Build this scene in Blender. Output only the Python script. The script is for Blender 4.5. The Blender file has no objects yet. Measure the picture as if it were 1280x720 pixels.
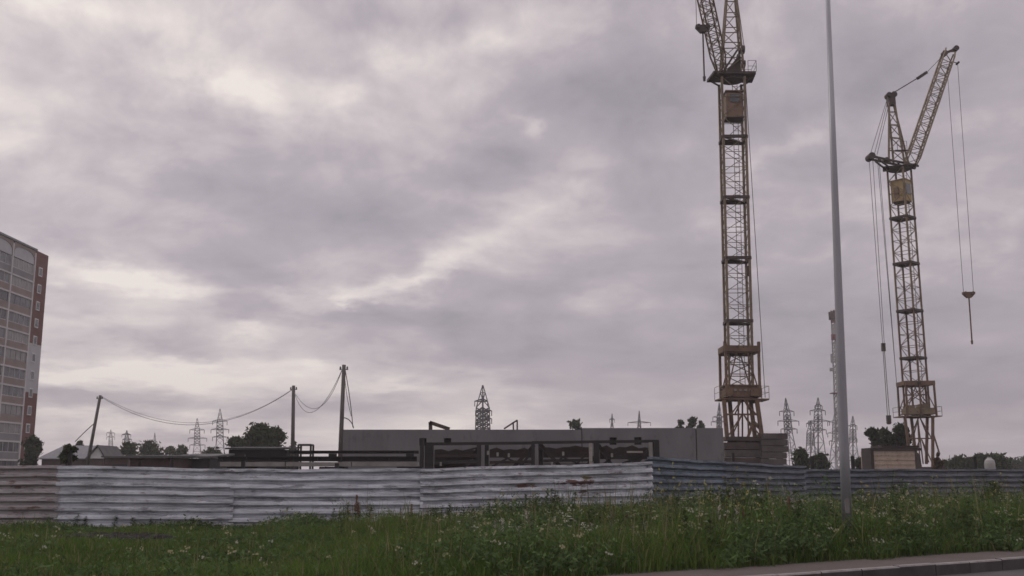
import bpy, math, random
import numpy as np
from mathutils import Vector, Matrix

random.seed(7)
rng = np.random.default_rng(7)
SC = bpy.context.scene
COL = SC.collection
R = math.radians

# ------------------------------------------------------------------ camera
F = 1300.0
HC = 1.65
TH = math.atan(232.0 / F)
cam_d = bpy.data.cameras.new("camera")
cam_d.sensor_width = 36.0
cam_d.lens = 36.0 * F / 1280.0
cam_d.clip_start = 0.1
cam_d.clip_end = 12000
cam = bpy.data.objects.new("camera", cam_d)
cam.location = (0, 0, HC)
cam.rotation_euler = (math.pi / 2 + TH, 0, 0)
COL.objects.link(cam)
SC.camera = cam
CT, ST = math.cos(TH), math.sin(TH)


def ray(u, v):
    x = (u - 640.0) / F
    y = (360.0 - v) / F
    return Vector((x, CT - y * ST, ST + y * CT))


def at(u, v, Y):
    """World point seen at (u, v) of the 1280x720 photograph at distance Y ahead."""
    d = ray(u, v)
    k = Y / d.y
    return Vector((d.x * k, Y, HC + d.z * k))


# ------------------------------------------------------------------ mesh helpers
class MB:
    def __init__(self):
        self.v, self.f, self.mi = [], [], []

    def add(self, vs, fs, mi=0):
        n = len(self.v)
        self.v += [tuple(p) for p in vs]
        self.f += [tuple(i + n for i in f) for f in fs]
        self.mi += [mi] * len(fs)
        return self

    def box(self, c, s, rz=0.0, mi=0):
        c = Vector(c)
        m = Matrix.Rotation(rz, 3, 'Z')
        vs = [c + m @ Vector((sx * s[0] / 2, sy * s[1] / 2, sz * s[2] / 2)) for sz in (-1, 1) for sx, sy in ((-1, -1), (1, -1), (1, 1), (-1, 1))]
        return self.add(vs, [(3, 2, 1, 0), (4, 5, 6, 7), (0, 1, 5, 4), (1, 2, 6, 5), (2, 3, 7, 6), (3, 0, 4, 7)], mi)

    def bar(self, p, q, w, h=None, mi=0, up=(0, 0, 1)):
        p, q = Vector(p), Vector(q)
        h = h or w
        d = q - p
        if d.length < 1e-6:
            return self
        d.normalize()
        u = Vector(up)
        if abs(d.dot(u)) > 0.95:
            u = Vector((0, 1, 0))
        s = d.cross(u).normalized()
        u = s.cross(d).normalized()
        vs = []
        for c in (p, q):
            for a, b in ((-1, -1), (1, -1), (1, 1), (-1, 1)):
                vs.append(c + s * (a * w / 2) + u * (b * h / 2))
        return self.add(vs, [(3, 2, 1, 0), (4, 5, 6, 7), (0, 1, 5, 4), (1, 2, 6, 5), (2, 3, 7, 6), (3, 0, 4, 7)], mi)

    def tube(self, p, q, r0, r1=None, n=8, mi=0):
        p, q = Vector(p), Vector(q)
        r1 = r0 if r1 is None else r1
        d = (q - p).normalized()
        u = Vector((0, 0, 1)) if abs(d.z) < 0.95 else Vector((0, 1, 0))
        s = d.cross(u).normalized()
        u = s.cross(d)
        vs = []
        for c, r in ((p, r0), (q, r1)):
            for i in range(n):
                a = 2 * math.pi * i / n
                vs.append(c + s * math.cos(a) * r + u * math.sin(a) * r)
        fs = [(i, (i + 1) % n, n + (i + 1) % n, n + i) for i in range(n)]
        fs += [tuple(range(n - 1, -1, -1)), tuple(range(n, 2 * n))]
        return self.add(vs, fs, mi)

    def path(self, pts, r, n=6, mi=0):
        """one continuous tube along a polyline"""
        pts = [Vector(p) for p in pts]
        rr = r if isinstance(r, (list, tuple)) else [r] * len(pts)
        vs, fs = [], []
        for i, p in enumerate(pts):
            d = (pts[min(i + 1, len(pts) - 1)] - pts[max(i - 1, 0)]).normalized()
            u = Vector((0, 0, 1)) if abs(d.z) < 0.97 else Vector((0, 1, 0))
            s = d.cross(u).normalized()
            u = s.cross(d)
            for k in range(n):
                a = 2 * math.pi * k / n
                vs.append(p + s * math.cos(a) * rr[i] + u * math.sin(a) * rr[i])
            if i:
                b0, b1 = (i - 1) * n, i * n
                fs += [(b0 + k, b0 + (k + 1) % n, b1 + (k + 1) % n, b1 + k) for k in range(n)]
        fs += [tuple(range(n - 1, -1, -1)), tuple(range(len(vs) - n, len(vs)))]
        return self.add(vs, fs, mi)

    def prism(self, poly, axis, mi=0):
        """poly: list of points (planar), axis: extrusion vector"""
        a = Vector(axis)
        n = len(poly)
        vs = [Vector(p) for p in poly] + [Vector(p) + a for p in poly]
        fs = [tuple(range(n - 1, -1, -1)), tuple(range(n, 2 * n))]
        fs += [(i, (i + 1) % n, n + (i + 1) % n, n + i) for i in range(n)]
        return self.add(vs, fs, mi)

    def build(self, name, mat, parent=None, smooth=False):
        me = bpy.data.meshes.new(name)
        me.from_pydata(self.v, [], self.f)
        mats = mat if isinstance(mat, (list, tuple)) else [mat]
        for m in mats:
            me.materials.append(m)
        if len(mats) > 1:
            me.polygons.foreach_set('material_index', self.mi)
        if smooth:
            me.polygons.foreach_set('use_smooth', [True] * len(self.f))
        me.update()
        o = bpy.data.objects.new(name, me)
        COL.objects.link(o)
        if parent is not None:
            o.parent = parent
        return o


def tag(o, label=None, cat=None, group=None, kind=None):
    if label:
        o['label'] = label
    if cat:
        o['category'] = cat
    if group:
        o['group'] = group
    if kind:
        o['kind'] = kind
    return o


def thing(name, label, cat, loc=(0, 0, 0), rz=0.0, group=None, mat3=None):
    o = bpy.data.objects.new(name, None)
    o.empty_display_size = 0.3
    COL.objects.link(o)
    if mat3 is not None:
        o.matrix_world = Matrix.Translation(Vector(loc)) @ mat3.to_4x4()
    else:
        o.location = loc
        o.rotation_euler = (0, 0, rz)
    return tag(o, label, cat, group)


def copy_tree(o, parent=None):
    c = o.copy()
    COL.objects.link(c)
    if parent is not None:
        c.parent = parent
    for ch in list(o.children):
        copy_tree(ch, c)
    return c


# ------------------------------------------------------------------ materials
def new_mat(name):
    m = bpy.data.materials.new(name)
    m.use_nodes = True
    nt = m.node_tree
    b = nt.nodes.get('Principled BSDF')
    return m, nt, b


def noise(nt, scale, detail=4, rough=0.55, stretch=None, coord='Object'):
    tc = nt.nodes.new('ShaderNodeTexCoord')
    n = nt.nodes.new('ShaderNodeTexNoise')
    n.inputs['Scale'].default_value = scale
    n.inputs['Detail'].default_value = detail
    n.inputs['Roughness'].default_value = rough
    if stretch:
        mp = nt.nodes.new('ShaderNodeMapping')
        mp.inputs['Scale'].default_value = stretch
        nt.links.new(tc.outputs[coord], mp.inputs['Vector'])
        nt.links.new(mp.outputs['Vector'], n.inputs['Vector'])
    else:
        nt.links.new(tc.outputs[coord], n.inputs['Vector'])
    return n.outputs['Fac']


def ramp(nt, src, stops):
    r = nt.nodes.new('ShaderNodeValToRGB')
    el = r.color_ramp.elements
    while len(el) < len(stops):
        el.new(0.5)
    for e, (p, c) in zip(el, stops):
        e.position = p
        e.color = (c[0], c[1], c[2], 1) if not isinstance(c, (int, float)) else (c, c, c, 1)
    nt.links.new(src, r.inputs['Fac'])
    return r.outputs['Color']


def mixc(nt, fac, a, b, mode='MIX'):
    n = nt.nodes.new('ShaderNodeMix')
    n.data_type = 'RGBA'
    n.blend_type = mode
    for sock, val in ((n.inputs[0], fac), (n.inputs[6], a), (n.inputs[7], b)):
        if hasattr(val, 'links') or hasattr(val, 'is_linked'):
            nt.links.new(val, sock)
        elif isinstance(val, (int, float)):
            sock.default_value = val
        else:
            sock.default_value = (val[0], val[1], val[2], 1)
    return n.outputs[2]


def math_n(nt, op, a, b=None, c=None, clamp=False):
    n = nt.nodes.new('ShaderNodeMath')
    n.operation = op
    n.use_clamp = clamp
    for i, val in enumerate((a, b, c)):
        if val is None:
            continue
        if isinstance(val, (int, float)):
            n.inputs[i].default_value = val
        else:
            nt.links.new(val, n.inputs[i])
    return n.outputs[0]


def bump(nt, b, src, strength=0.3, dist=0.02):
    n = nt.nodes.new('ShaderNodeBump')
    n.inputs['Strength'].default_value = strength
    n.inputs['Distance'].default_value = dist
    nt.links.new(src, n.inputs['Height'])
    nt.links.new(n.outputs['Normal'], b.inputs['Normal'])


def mat_mottled(name, c1, c2, scale=3.0, rough=0.8, metallic=0.0, stretch=None, bmp=0.0, c3=None):
    m, nt, b = new_mat(name)
    f = noise(nt, scale, 6, 0.6, stretch)
    col = ramp(nt, f, [(0.32, c1), (0.68, c2)])
    if c3:
        f2 = noise(nt, scale * 3.1, 5, 0.65, stretch)
        col = mixc(nt, ramp(nt, f2, [(0.56, 0.0), (0.66, 1.0)]), col, c3)
    nt.links.new(col, b.inputs['Base Color'])
    b.inputs['Roughness'].default_value = rough
    b.inputs['Metallic'].default_value = metallic
    if bmp:
        bump(nt, b, f, bmp)
    return m


M = {}
M['crane'] = mat_mottled('weathered_yellow_paint', (0.13, 0.10, 0.065), (0.215, 0.165, 0.10), 1.3, 0.7, c3=(0.085, 0.052, 0.04))
M['crane_rust'] = mat_mottled('rusty_ochre_paint', (0.10, 0.062, 0.042), (0.165, 0.10, 0.058), 1.1, 0.8, c3=(0.055, 0.034, 0.027))
M['crane_dark'] = mat_mottled('dark_rusty_steel', (0.04, 0.03, 0.027), (0.075, 0.052, 0.042), 1.5, 0.8)
M['cabin_brown'] = mat_mottled('cabin_faded_orange', (0.16, 0.10, 0.065), (0.21, 0.13, 0.08), 0.8, 0.6, c3=(0.09, 0.055, 0.04))
M['cabin_yellow'] = mat_mottled('cabin_yellow', (0.30, 0.215, 0.10), (0.40, 0.29, 0.13), 0.8, 0.6, c3=(0.16, 0.10, 0.055))
M['rope'] = mat_mottled('steel_rope', (0.10, 0.09, 0.09), (0.16, 0.15, 0.15), 2, 0.6)
M['pylon'] = mat_mottled('galvanised_lattice', (0.026, 0.026, 0.03), (0.05, 0.05, 0.055), 0.4, 0.6)
M['mast_red'] = mat_mottled('mast_red', (0.12, 0.05, 0.05), (0.17, 0.07, 0.065), 0.6, 0.6)
M['mast_white'] = mat_mottled('mast_white', (0.25, 0.24, 0.245), (0.32, 0.31, 0.315), 0.6, 0.6)
M['wood_pole'] = mat_mottled('weathered_pole_wood', (0.055, 0.05, 0.047), (0.11, 0.10, 0.092), 3, 0.9, stretch=(4, 4, 0.4))
M['wire'] = mat_mottled('wire_dark', (0.05, 0.05, 0.055), (0.08, 0.08, 0.085), 2, 0.7)
M['concrete'] = mat_mottled('cast_concrete', (0.125, 0.121, 0.127), (0.172, 0.166, 0.172), 0.55, 0.9, bmp=0.2, stretch=(1.0, 1.0, 0.4), c3=(0.112, 0.109, 0.114))
M['concrete_old'] = mat_mottled('old_concrete', (0.16, 0.15, 0.145), (0.26, 0.245, 0.235), 1.4, 0.95, bmp=0.3)
M['block'] = mat_mottled('ballast_concrete', (0.06, 0.052, 0.05), (0.105, 0.092, 0.085), 1.2, 0.95, bmp=0.3)
M['cream_block'] = mat_mottled('cream_painted_concrete', (0.33, 0.255, 0.205), (0.46, 0.36, 0.295), 1.4, 0.9, c3=(0.2, 0.145, 0.115))
M['dark'] = mat_mottled('blackened_steel', (0.011, 0.010, 0.0105), (0.024, 0.021, 0.02), 1.2, 0.85)
M['rust_sheet'] = mat_mottled('rusted_sheet', (0.018, 0.012, 0.011), (0.042, 0.025, 0.021), 1.6, 0.9)
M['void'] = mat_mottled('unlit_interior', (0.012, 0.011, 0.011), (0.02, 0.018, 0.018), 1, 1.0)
M['plank'] = mat_mottled('grey_planks', (0.20, 0.18, 0.165), (0.33, 0.30, 0.28), 2, 0.9, stretch=(0.4, 4, 4))
M['pole_metal'] = mat_mottled('grey_pole_paint', (0.24, 0.245, 0.265), (0.31, 0.315, 0.33), 1.2, 0.42, metallic=0.35, stretch=(3, 3, 0.3))
M['shed_wall'] = mat_mottled('shed_brown', (0.045, 0.028, 0.026), (0.075, 0.045, 0.04), 1.5, 0.9)
M['shed_dark'] = mat_mottled('shed_dark_grey', (0.03, 0.03, 0.033), (0.05, 0.048, 0.05), 1.5, 0.9)
M['roof_grey'] = mat_mottled('grey_slate_roof', (0.15, 0.155, 0.165), (0.22, 0.22, 0.23), 1.2, 0.85, stretch=(4, 0.5, 1))
M['roof_dark'] = mat_mottled('old_roofing_felt', (0.055, 0.055, 0.058), (0.10, 0.097, 0.097), 1.2, 0.9)
M['gable_white'] = mat_mottled('whitewashed_gable', (0.5, 0.5, 0.5), (0.62, 0.61, 0.6), 1.2, 0.9)
M['house_wall'] = mat_mottled('brown_house_wall', (0.07, 0.05, 0.045), (0.11, 0.08, 0.07), 1.2, 0.9)
M['white_tank'] = mat_mottled('white_tank_paint', (0.24, 0.235, 0.23), (0.33, 0.32, 0.31), 1.5, 0.5)
M['cream_wall'] = mat_mottled('cream_render', (0.44, 0.42, 0.43), (0.52, 0.5, 0.5), 0.5, 0.85)
M['white_panel'] = mat_mottled('white_wall_panel', (0.36, 0.36, 0.385), (0.43, 0.43, 0.45), 0.5, 0.8)
M['loggia_panel'] = mat_mottled('loggia_beige_panel', (0.20, 0.155, 0.145), (0.26, 0.205, 0.19), 0.5, 0.85)
M['loggia_grey'] = mat_mottled('loggia_grey_panel', (0.17, 0.165, 0.175), (0.23, 0.225, 0.235), 0.5, 0.85)
M['trunk'] = mat_mottled('bark', (0.05, 0.04, 0.034), (0.10, 0.085, 0.07), 4, 0.95)
M['ditch_shade'] = mat_mottled('shadow_dark_soil', (0.009, 0.0075, 0.0065), (0.022, 0.018, 0.016), 2.2, 1.0, bmp=0.6)  # near black, the colour carries the shadow of a ditch in the grass
M['stone'] = mat_mottled('grey_stone', (0.05, 0.049, 0.048), (0.12, 0.115, 0.11), 3, 0.95, bmp=0.4)
M['frame_white'] = mat_mottled('window_frame_white', (0.55, 0.55, 0.56), (0.62, 0.62, 0.62), 1, 0.6)
M['yellow_petal'] = mat_mottled('yellow_petals', (0.28, 0.25, 0.07), (0.4, 0.35, 0.10), 20, 0.8)
M['white_petal'] = mat_mottled('white_petals', (0.38, 0.38, 0.32), (0.52, 0.51, 0.44), 20, 0.8)
M['brown_seed'] = mat_mottled('rusty_seed_heads', (0.085, 0.05, 0.028), (0.14, 0.08, 0.042), 20, 0.9)


def mat_brick():
    m, nt, b = new_mat('red_brick_cladding')
    tc = nt.nodes.new('ShaderNodeTexCoord')
    mp = nt.nodes.new('ShaderNodeMapping')
    mp.inputs['Rotation'].default_value = (R(90), 0, R(90))
    br = nt.nodes.new('ShaderNodeTexBrick')
    br.inputs['Scale'].default_value = 3.2
    br.inputs['Color1'].default_value = (0.12, 0.05, 0.043, 1)
    br.inputs['Color2'].default_value = (0.16, 0.065, 0.055, 1)
    br.inputs['Mortar'].default_value = (0.22, 0.16, 0.15, 1)
    br.inputs['Mortar Size'].default_value = 0.012
    nt.links.new(tc.outputs['Object'], mp.inputs['Vector'])
    nt.links.new(mp.outputs['Vector'], br.inputs['Vector'])
    f = noise(nt, 0.35, 4)
    col = mixc(nt, 0.45, br.outputs['Color'], ramp(nt, f, [(0.3, (0.10, 0.042, 0.036)), (0.7, (0.17, 0.072, 0.06))]))
    nt.links.new(col, b.inputs['Base Color'])
    b.inputs['Roughness'].default_value = 0.9
    return m


M['brick'] = mat_brick()


def mat_glass_pane():
    m, nt, b = new_mat('window_glass')
    f = noise(nt, 0.6, 3)
    nt.links.new(ramp(nt, f, [(0.35, (0.055, 0.06, 0.068)), (0.65, (0.12, 0.125, 0.135))]), b.inputs['Base Color'])
    b.inputs['Roughness'].default_value = 0.12
    b.inputs['Specular IOR Level'].default_value = 0.6
    return m


M['glass'] = mat_glass_pane()
M['glass_curtain'] = mat_mottled('curtained_glass', (0.13, 0.125, 0.125), (0.26, 0.25, 0.245), 1.6, 0.2, stretch=(1, 2.5, 0.3))
M['glass_dark'] = mat_mottled('dark_glass', (0.03, 0.033, 0.038), (0.07, 0.073, 0.08), 0.9, 0.1, stretch=(1, 1.5, 0.5))


def mat_sheet(name, c_lo, c_hi, metallic, rough, rust_lo, patches=(), streak=0.14):
    """old corrugated sheet metal: streaks along the sheet, rust spots, flaked patches"""
    m, nt, b = new_mat(name)
    f = noise(nt, 2.4, 8, 0.72, (0.3, 1, 3.2))
    col = ramp(nt, f, [(0.34, c_lo), (0.60, c_hi)])
    fp = noise(nt, 1.6, 8, 0.78, (0.5, 1, 4.0))
    col = mixc(nt, ramp(nt, fp, [(0.55, 0.0), (0.585, 0.75)]), col, tuple(x * 0.55 for x in c_lo))
    f2 = noise(nt, 4.0, 6, 0.7, (0.5, 1, 2.2))
    rust = ramp(nt, f2, [(rust_lo, 0.0), (rust_lo + 0.09, 1.0)])
    rc = ramp(nt, noise(nt, 9, 4), [(0.35, (0.07, 0.03, 0.024)), (0.65, (0.17, 0.085, 0.06))])
    col = mixc(nt, rust, col, rc)
    # grime rising from the ground and vertical dribbles
    f3 = noise(nt, 2.5, 5, 0.6, (2.5, 1, 0.25))
    col = mixc(nt, math_n(nt, 'MULTIPLY', ramp(nt, f3, [(0.48, 0.0), (0.72, 1.0)]), streak), col, (0.16, 0.14, 0.135), 'MIX')
    for (cx, cz, sx, sz, c) in patches:
        tc = nt.nodes.new('ShaderNodeTexCoord')
        mp = nt.nodes.new('ShaderNodeMapping')
        mp.vector_type = 'TEXTURE'
        mp.inputs['Location'].default_value = (cx, 0, cz)
        mp.inputs['Scale'].default_value = (sx, 1000, sz)
        nt.links.new(tc.outputs['Object'], mp.inputs['Vector'])
        ln = nt.nodes.new('ShaderNodeVectorMath')
        ln.operation = 'LENGTH'
        nt.links.new(mp.outputs['Vector'], ln.inputs[0])
        n = noise(nt, 5.0, 5, 0.7, (0.6, 1, 2.0))
        val = math_n(nt, 'SUBTRACT', math_n(nt, 'MULTIPLY_ADD', n, 3.2, -0.95), ln.outputs['Value'])
        col = mixc(nt, ramp(nt, val, [(0.0, 0.0), (0.12, 1.0)]), col, c)
    nt.links.new(col, b.inputs['Base Color'])
    b.inputs['Metallic'].default_value = metallic
    b.inputs['Roughness'].default_value = rough
    bump(nt, b, f2, 0.25, 0.01)
    return m


def mat_leaf(name, base, spread=0.25, attr=True):
    """foliage: own colour per leaf (attribute), thin leaves let light through"""
    m = bpy.data.materials.new(name)
    m.use_nodes = True
    nt = m.node_tree
    nt.nodes.clear()
    out = nt.nodes.new('ShaderNodeOutputMaterial')
    d = nt.nodes.new('ShaderNodeBsdfDiffuse')
    t = nt.nodes.new('ShaderNodeBsdfTranslucent')
    mx = nt.nodes.new('ShaderNodeMixShader')
    mx.inputs[0].default_value = 0.3
    if attr:
        a = nt.nodes.new('ShaderNodeAttribute')
        a.attribute_name = 'tint'
        c = a.outputs['Color']
    else:
        f = noise(nt, 1.3, 4)
        lo = tuple(x * (1 - spread) for x in base)
        hi = tuple(x * (1 + spread) for x in base)
        c = ramp(nt, f, [(0.3, lo), (0.7, hi)])
    nt.links.new(c, d.inputs['Color'])
    nt.links.new(c, t.inputs['Color'])
    nt.links.new(d.outputs[0], mx.inputs[1])
    nt.links.new(t.outputs[0], mx.inputs[2])
    nt.links.new(mx.outputs[0], out.inputs['Surface'])
    return m


M['leaf'] = mat_leaf('leaf_tinted', None)


def leaf_mesh(name, verts, faces, tints, mat, parent=None, smooth=False):
    me = bpy.data.meshes.new(name)
    me.vertices.add(len(verts))
    me.vertices.foreach_set('co', np.asarray(verts, np.float32).ravel())
    fl = np.asarray(faces, np.int32)
    nf, k = fl.shape
    me.loops.add(nf * k)
    me.loops.foreach_set('vertex_index', fl.ravel())
    me.polygons.add(nf)
    me.polygons.foreach_set('loop_start', np.arange(0, nf * k, k, dtype=np.int32))
    me.polygons.foreach_set('loop_total', np.full(nf, k, np.int32))
    me.update(calc_edges=True)
    ca = me.color_attributes.new('tint', 'FLOAT_COLOR', 'POINT')
    t4 = np.ones((len(verts), 4), np.float32)
    t4[:, :3] = tints
    ca.data.foreach_set('color', t4.ravel())
    me.materials.append(mat)
    o = bpy.data.objects.new(name, me)
    COL.objects.link(o)
    if parent is not None:
        o.parent = parent
    return o


# ------------------------------------------------------------------ ground, road, kerb
E = Vector((0.853, 0.522, 0)).normalized()
N = Vector((-E.y, E.x, 0))
T_KERB = 12.8
T_PAVE = 14.28


def st(s, t, z=0.0):
    p = E * s + N * t
    return Vector((p.x, p.y, z))


def strip(mb, t0, t1, z0, z1, s0=-3000, s1=3000, n=1):
    for i in range(n):
        a, b = s0 + (s1 - s0) * i / n, s0 + (s1 - s0) * (i + 1) / n
        mb.add([st(a, t0, z0), st(b, t0, z0), st(b, t1, z1), st(a, t1, z1)], [(0, 1, 2, 3)])


def mat_ground():
    m, nt, b = new_mat('rough_ground')
    f = noise(nt, 0.25, 8, 0.6)
    c = ramp(nt, f, [(0.35, (0.035, 0.042, 0.022)), (0.55, (0.05, 0.055, 0.028)), (0.75, (0.085, 0.075, 0.058))])
    nt.links.new(c, b.inputs['Base Color'])
    b.inputs['Roughness'].default_value = 1.0
    bump(nt, b, noise(nt, 6, 6), 0.6, 0.05)
    return m


def mat_asphalt(name, lo, hi, sc=0.8):
    m, nt, b = new_mat(name)
    f = noise(nt, sc, 6, 0.6)
    g = noise(nt, 60, 3, 0.7)
    c = ramp(nt, f, [(0.3, lo), (0.7, hi)])
    c = mixc(nt, 0.35, c, ramp(nt, g, [(0.35, tuple(x * 0.6 for x in lo)), (0.7, tuple(x * 1.5 for x in hi))]))
    nt.links.new(c, b.inputs['Base Color'])
    b.inputs['Roughness'].default_value = 0.9
    bump(nt, b, g, 0.4, 0.01)
    return m


ZR = -0.20
g = MB()
strip(g, -3000, -2.2, 0, 0)
strip(g, -2.2, -2.0, 0, -0.27)
strip(g, -2.0, T_KERB + 0.05, -0.27, -0.27)
strip(g, T_KERB + 0.05, T_KERB + 0.1, -0.27, -0.008)
strip(g, T_KERB + 0.1, 3000, -0.008, -0.008)
tag(g.build('ground', mat_ground()), kind='structure')
g = MB()
strip(g, -1.6, T_KERB, ZR, ZR, -300, 300)
tag(g.build('road', mat_asphalt('asphalt', (0.04, 0.038, 0.038), (0.065, 0.06, 0.06))), kind='structure')
g = MB()
strip(g, T_KERB + 0.15, T_PAVE, -0.002, 0.0, -300, 300)
tag(g.build('pavement', mat_asphalt('dusty_pavement', (0.047, 0.036, 0.032), (0.08, 0.062, 0.055), 1.5)), kind='structure')
# kerb of separate stones with narrow joints: one setting strip
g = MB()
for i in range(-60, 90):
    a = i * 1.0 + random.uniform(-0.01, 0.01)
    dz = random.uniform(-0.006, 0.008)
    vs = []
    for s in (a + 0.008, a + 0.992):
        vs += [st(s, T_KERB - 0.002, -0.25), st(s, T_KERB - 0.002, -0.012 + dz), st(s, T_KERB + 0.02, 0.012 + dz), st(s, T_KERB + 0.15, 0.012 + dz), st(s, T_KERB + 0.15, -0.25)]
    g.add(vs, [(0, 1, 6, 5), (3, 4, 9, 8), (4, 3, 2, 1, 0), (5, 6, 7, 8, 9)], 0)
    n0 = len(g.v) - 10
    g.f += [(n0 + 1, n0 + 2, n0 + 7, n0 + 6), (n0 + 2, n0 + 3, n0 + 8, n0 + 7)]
    g.mi += [1, 1]  # lit top edge and shaded face are painted as two kerb colours
tag(g.build('kerb', [mat_mottled('shaded_kerb_face', (0.03, 0.027, 0.027), (0.065, 0.058, 0.056), 2.2, 0.9, bmp=0.3), mat_mottled('lit_kerb_edge', (0.15, 0.138, 0.135), (0.235, 0.22, 0.21), 3.5, 0.9, bmp=0.3, c3=(0.13, 0.12, 0.115))]), kind='structure')

# ------------------------------------------------------------------ sheet fences
silver_mats = [
    mat_sheet('brown_stained_sheet', (0.20, 0.18, 0.185), (0.42, 0.395, 0.40), 0.2, 0.55, 0.56),
    mat_sheet('pale_sheet_one', (0.25, 0.26, 0.29), (0.64, 0.67, 0.72), 0.2, 0.5, 0.60),
    mat_sheet('pale_sheet_two', (0.25, 0.26, 0.295), (0.66, 0.69, 0.745), 0.2, 0.5, 0.63),
]


def corr_panel(p0, p1, h0, h1, pitch=0.255, depth=0.115, seed=0, off=0.0, zlow=0.04):
    """sheet with ridges running along it, from p0 to p1 (ground), heights h0/h1"""
    r = random.Random(seed)
    mb = MB()
    p0, p1 = Vector(p0), Vector(p1)
    d = p1 - p0
    L = d.length
    d.normalize()
    nrm = Vector((d.y, -d.x, 0))      # towards the camera side
    H = max(h0, h1)
    prof = []
    z = H
    k = 0
    while z > zlow:
        prof += [(z, 0.95), (z - pitch * 0.34, 1.0), (z - pitch * 0.50, 0.25), (z - pitch * 0.60, 0.0), (z - pitch * 0.74, 0.05), (z - pitch * 0.98, 0.85)]
        z -= pitch
        k += 1
    prof = [(max(a, zlow), b) for a, b in prof if a > zlow - pitch]
    nseg = max(8, int(L / 0.35))
    ph = [r.uniform(0, 6.28) for _ in range(6)]
    vs = []
    for i in range(nseg + 1):
        x = L * i / nseg
        hh = h0 + (h1 - h0) * i / nseg
        sag = 0.012 * math.sin(x * 1.1 + ph[0]) + 0.008 * math.sin(x * 2.9 + ph[1])
        for j, (pz, pd) in enumerate(prof):
            dent = 0.02 * math.sin(x * 0.8 + ph[2] + pz * 2.0) + 0.014 * math.sin(x * 2.3 + ph[3] - pz * 3.1) + r.uniform(-0.004, 0.004)
            zz = zlow + (pz - zlow) * (hh / H) + sag * (pz / H)
            vs.append(p0 + d * x + nrm * (off + pd * depth + dent) + Vector((0, 0, zz)))
    n = len(prof)
    fs = []
    for i in range(nseg):
        for j in range(n - 1):
            a = i * n + j
            fs.append((a, a + 1, a + n + 1, a + n))
    mb.add(vs, fs)
    return mb


def thicken(o, t=0.004):
    m = o.modifiers.new('thickness', 'SOLIDIFY')
    m.thickness = t


def groundpt(u, Y):
    p = at(u, 592, Y)
    return Vector((p.x, Y, 0))


def fence(name, label, pts, mats, post_us, group=None, gap=0.0, pitch=0.255):
    """pts: list of (u, Y, vtop) panel joints"""
    base = groundpt(pts[0][0], pts[0][1])
    t = thing(name, label, 'fence', base, group=group)
    for i in range(len(pts) - 1):
        (u0, y0, v0), (u1, y1, v1) = pts[i], pts[i + 1]
        if isinstance(v0, tuple):
            v0 = v0[1]
        if isinstance(v1, tuple):
            v1 = v1[0]
        a, b = groundpt(u0, y0) - base, groundpt(u1, y1) - base
        h0, h1 = at(u0, v0, y0).z, at(u1, v1, y1).z
        dd = (b - a).normalized()
        mb = corr_panel(a - dd * 0.06, b + dd * 0.06, h0, h1, seed=hash((name, i)) % 1000, off=0.012 * (i % 2), pitch=pitch)
        o = mb.build('panel', mats[i % len(mats)], t)
        thicken(o)
    for (u, Y, vt, w) in post_us:
        q = groundpt(u, Y) - base
        z = at(u, vt, Y).z
        MB().box((q.x, q.y + 0.14, z / 2), (w, w, z)).build('post', M['dark'], t)
    return t


f_pts = [(-150, 32.7, 580), (75, 32.8, 582), (292, 33.0, 586), (527, 33.3, 586), (812, 35.6, 577.5)]
f_base = groundpt(-150, 32.7)
rp = at(722, 603, 34.9) - f_base
rp2 = at(655, 607, 34.3) - f_base
rp3 = at(742, 598, 35.0) - f_base
silver_mats.append(mat_sheet('rust_patched_sheet', (0.25, 0.255, 0.285), (0.63, 0.66, 0.71), 0.2, 0.5, 0.585, [
    (rp.x, rp.z, 0.95, 0.13, (0.12, 0.055, 0.045)), (rp2.x, rp2.z, 0.6, 0.08, (0.13, 0.075, 0.06)), (rp3.x - 0.25, rp3.z + 0.01, 0.28, 0.10, (0.15, 0.12, 0.055))], 0.2))
fence('corrugated_fence', 'long low fence of pale silver corrugated sheets with rust stains', f_pts, silver_mats,
      [(40, 32.85, 575, 0.10), (84, 32.9, 566, 0.09), (172, 33.0, 577, 0.06), (213, 33.05, 574, 0.07), (302, 33.1, 575, 0.11), (420, 33.25, 579, 0.12), (527, 33.4, 586.5, 0.1), (700, 34.8, 582, 0.1)])
blue = mat_sheet('faded_blue_sheet', (0.06, 0.082, 0.112), (0.155, 0.195, 0.245), 0.2, 0.5, 0.66)
blue2 = mat_sheet('blue_grey_sheet', (0.06, 0.068, 0.085), (0.165, 0.178, 0.205), 0.2, 0.5, 0.66)
blue3 = mat_sheet('dull_blue_sheet', (0.05, 0.064, 0.085), (0.145, 0.165, 0.20), 0.2, 0.5, 0.60)
fence('corrugated_fence', 'faded blue corrugated fence stepping up beside the pale silver one', [(807, 35.6, 571), (905, 40.6, 577), (1004, 46.2, 583)], [blue, blue3],
      [(918, 41.4, 566, 0.09)])
fence('corrugated_fence', 'lower blue grey corrugated fence behind the tall grey pole', [(1005, 46.6, 587), (1098, 49.2, 586), (1232, 52.8, 586.5), (1420, 58.0, 587)], [blue3, blue2, blue2],
      [(1017, 47.0, 570, 0.14), (1068, 48.4, 570, 0.14), (1221, 52.6, 571, 0.14)])

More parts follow.
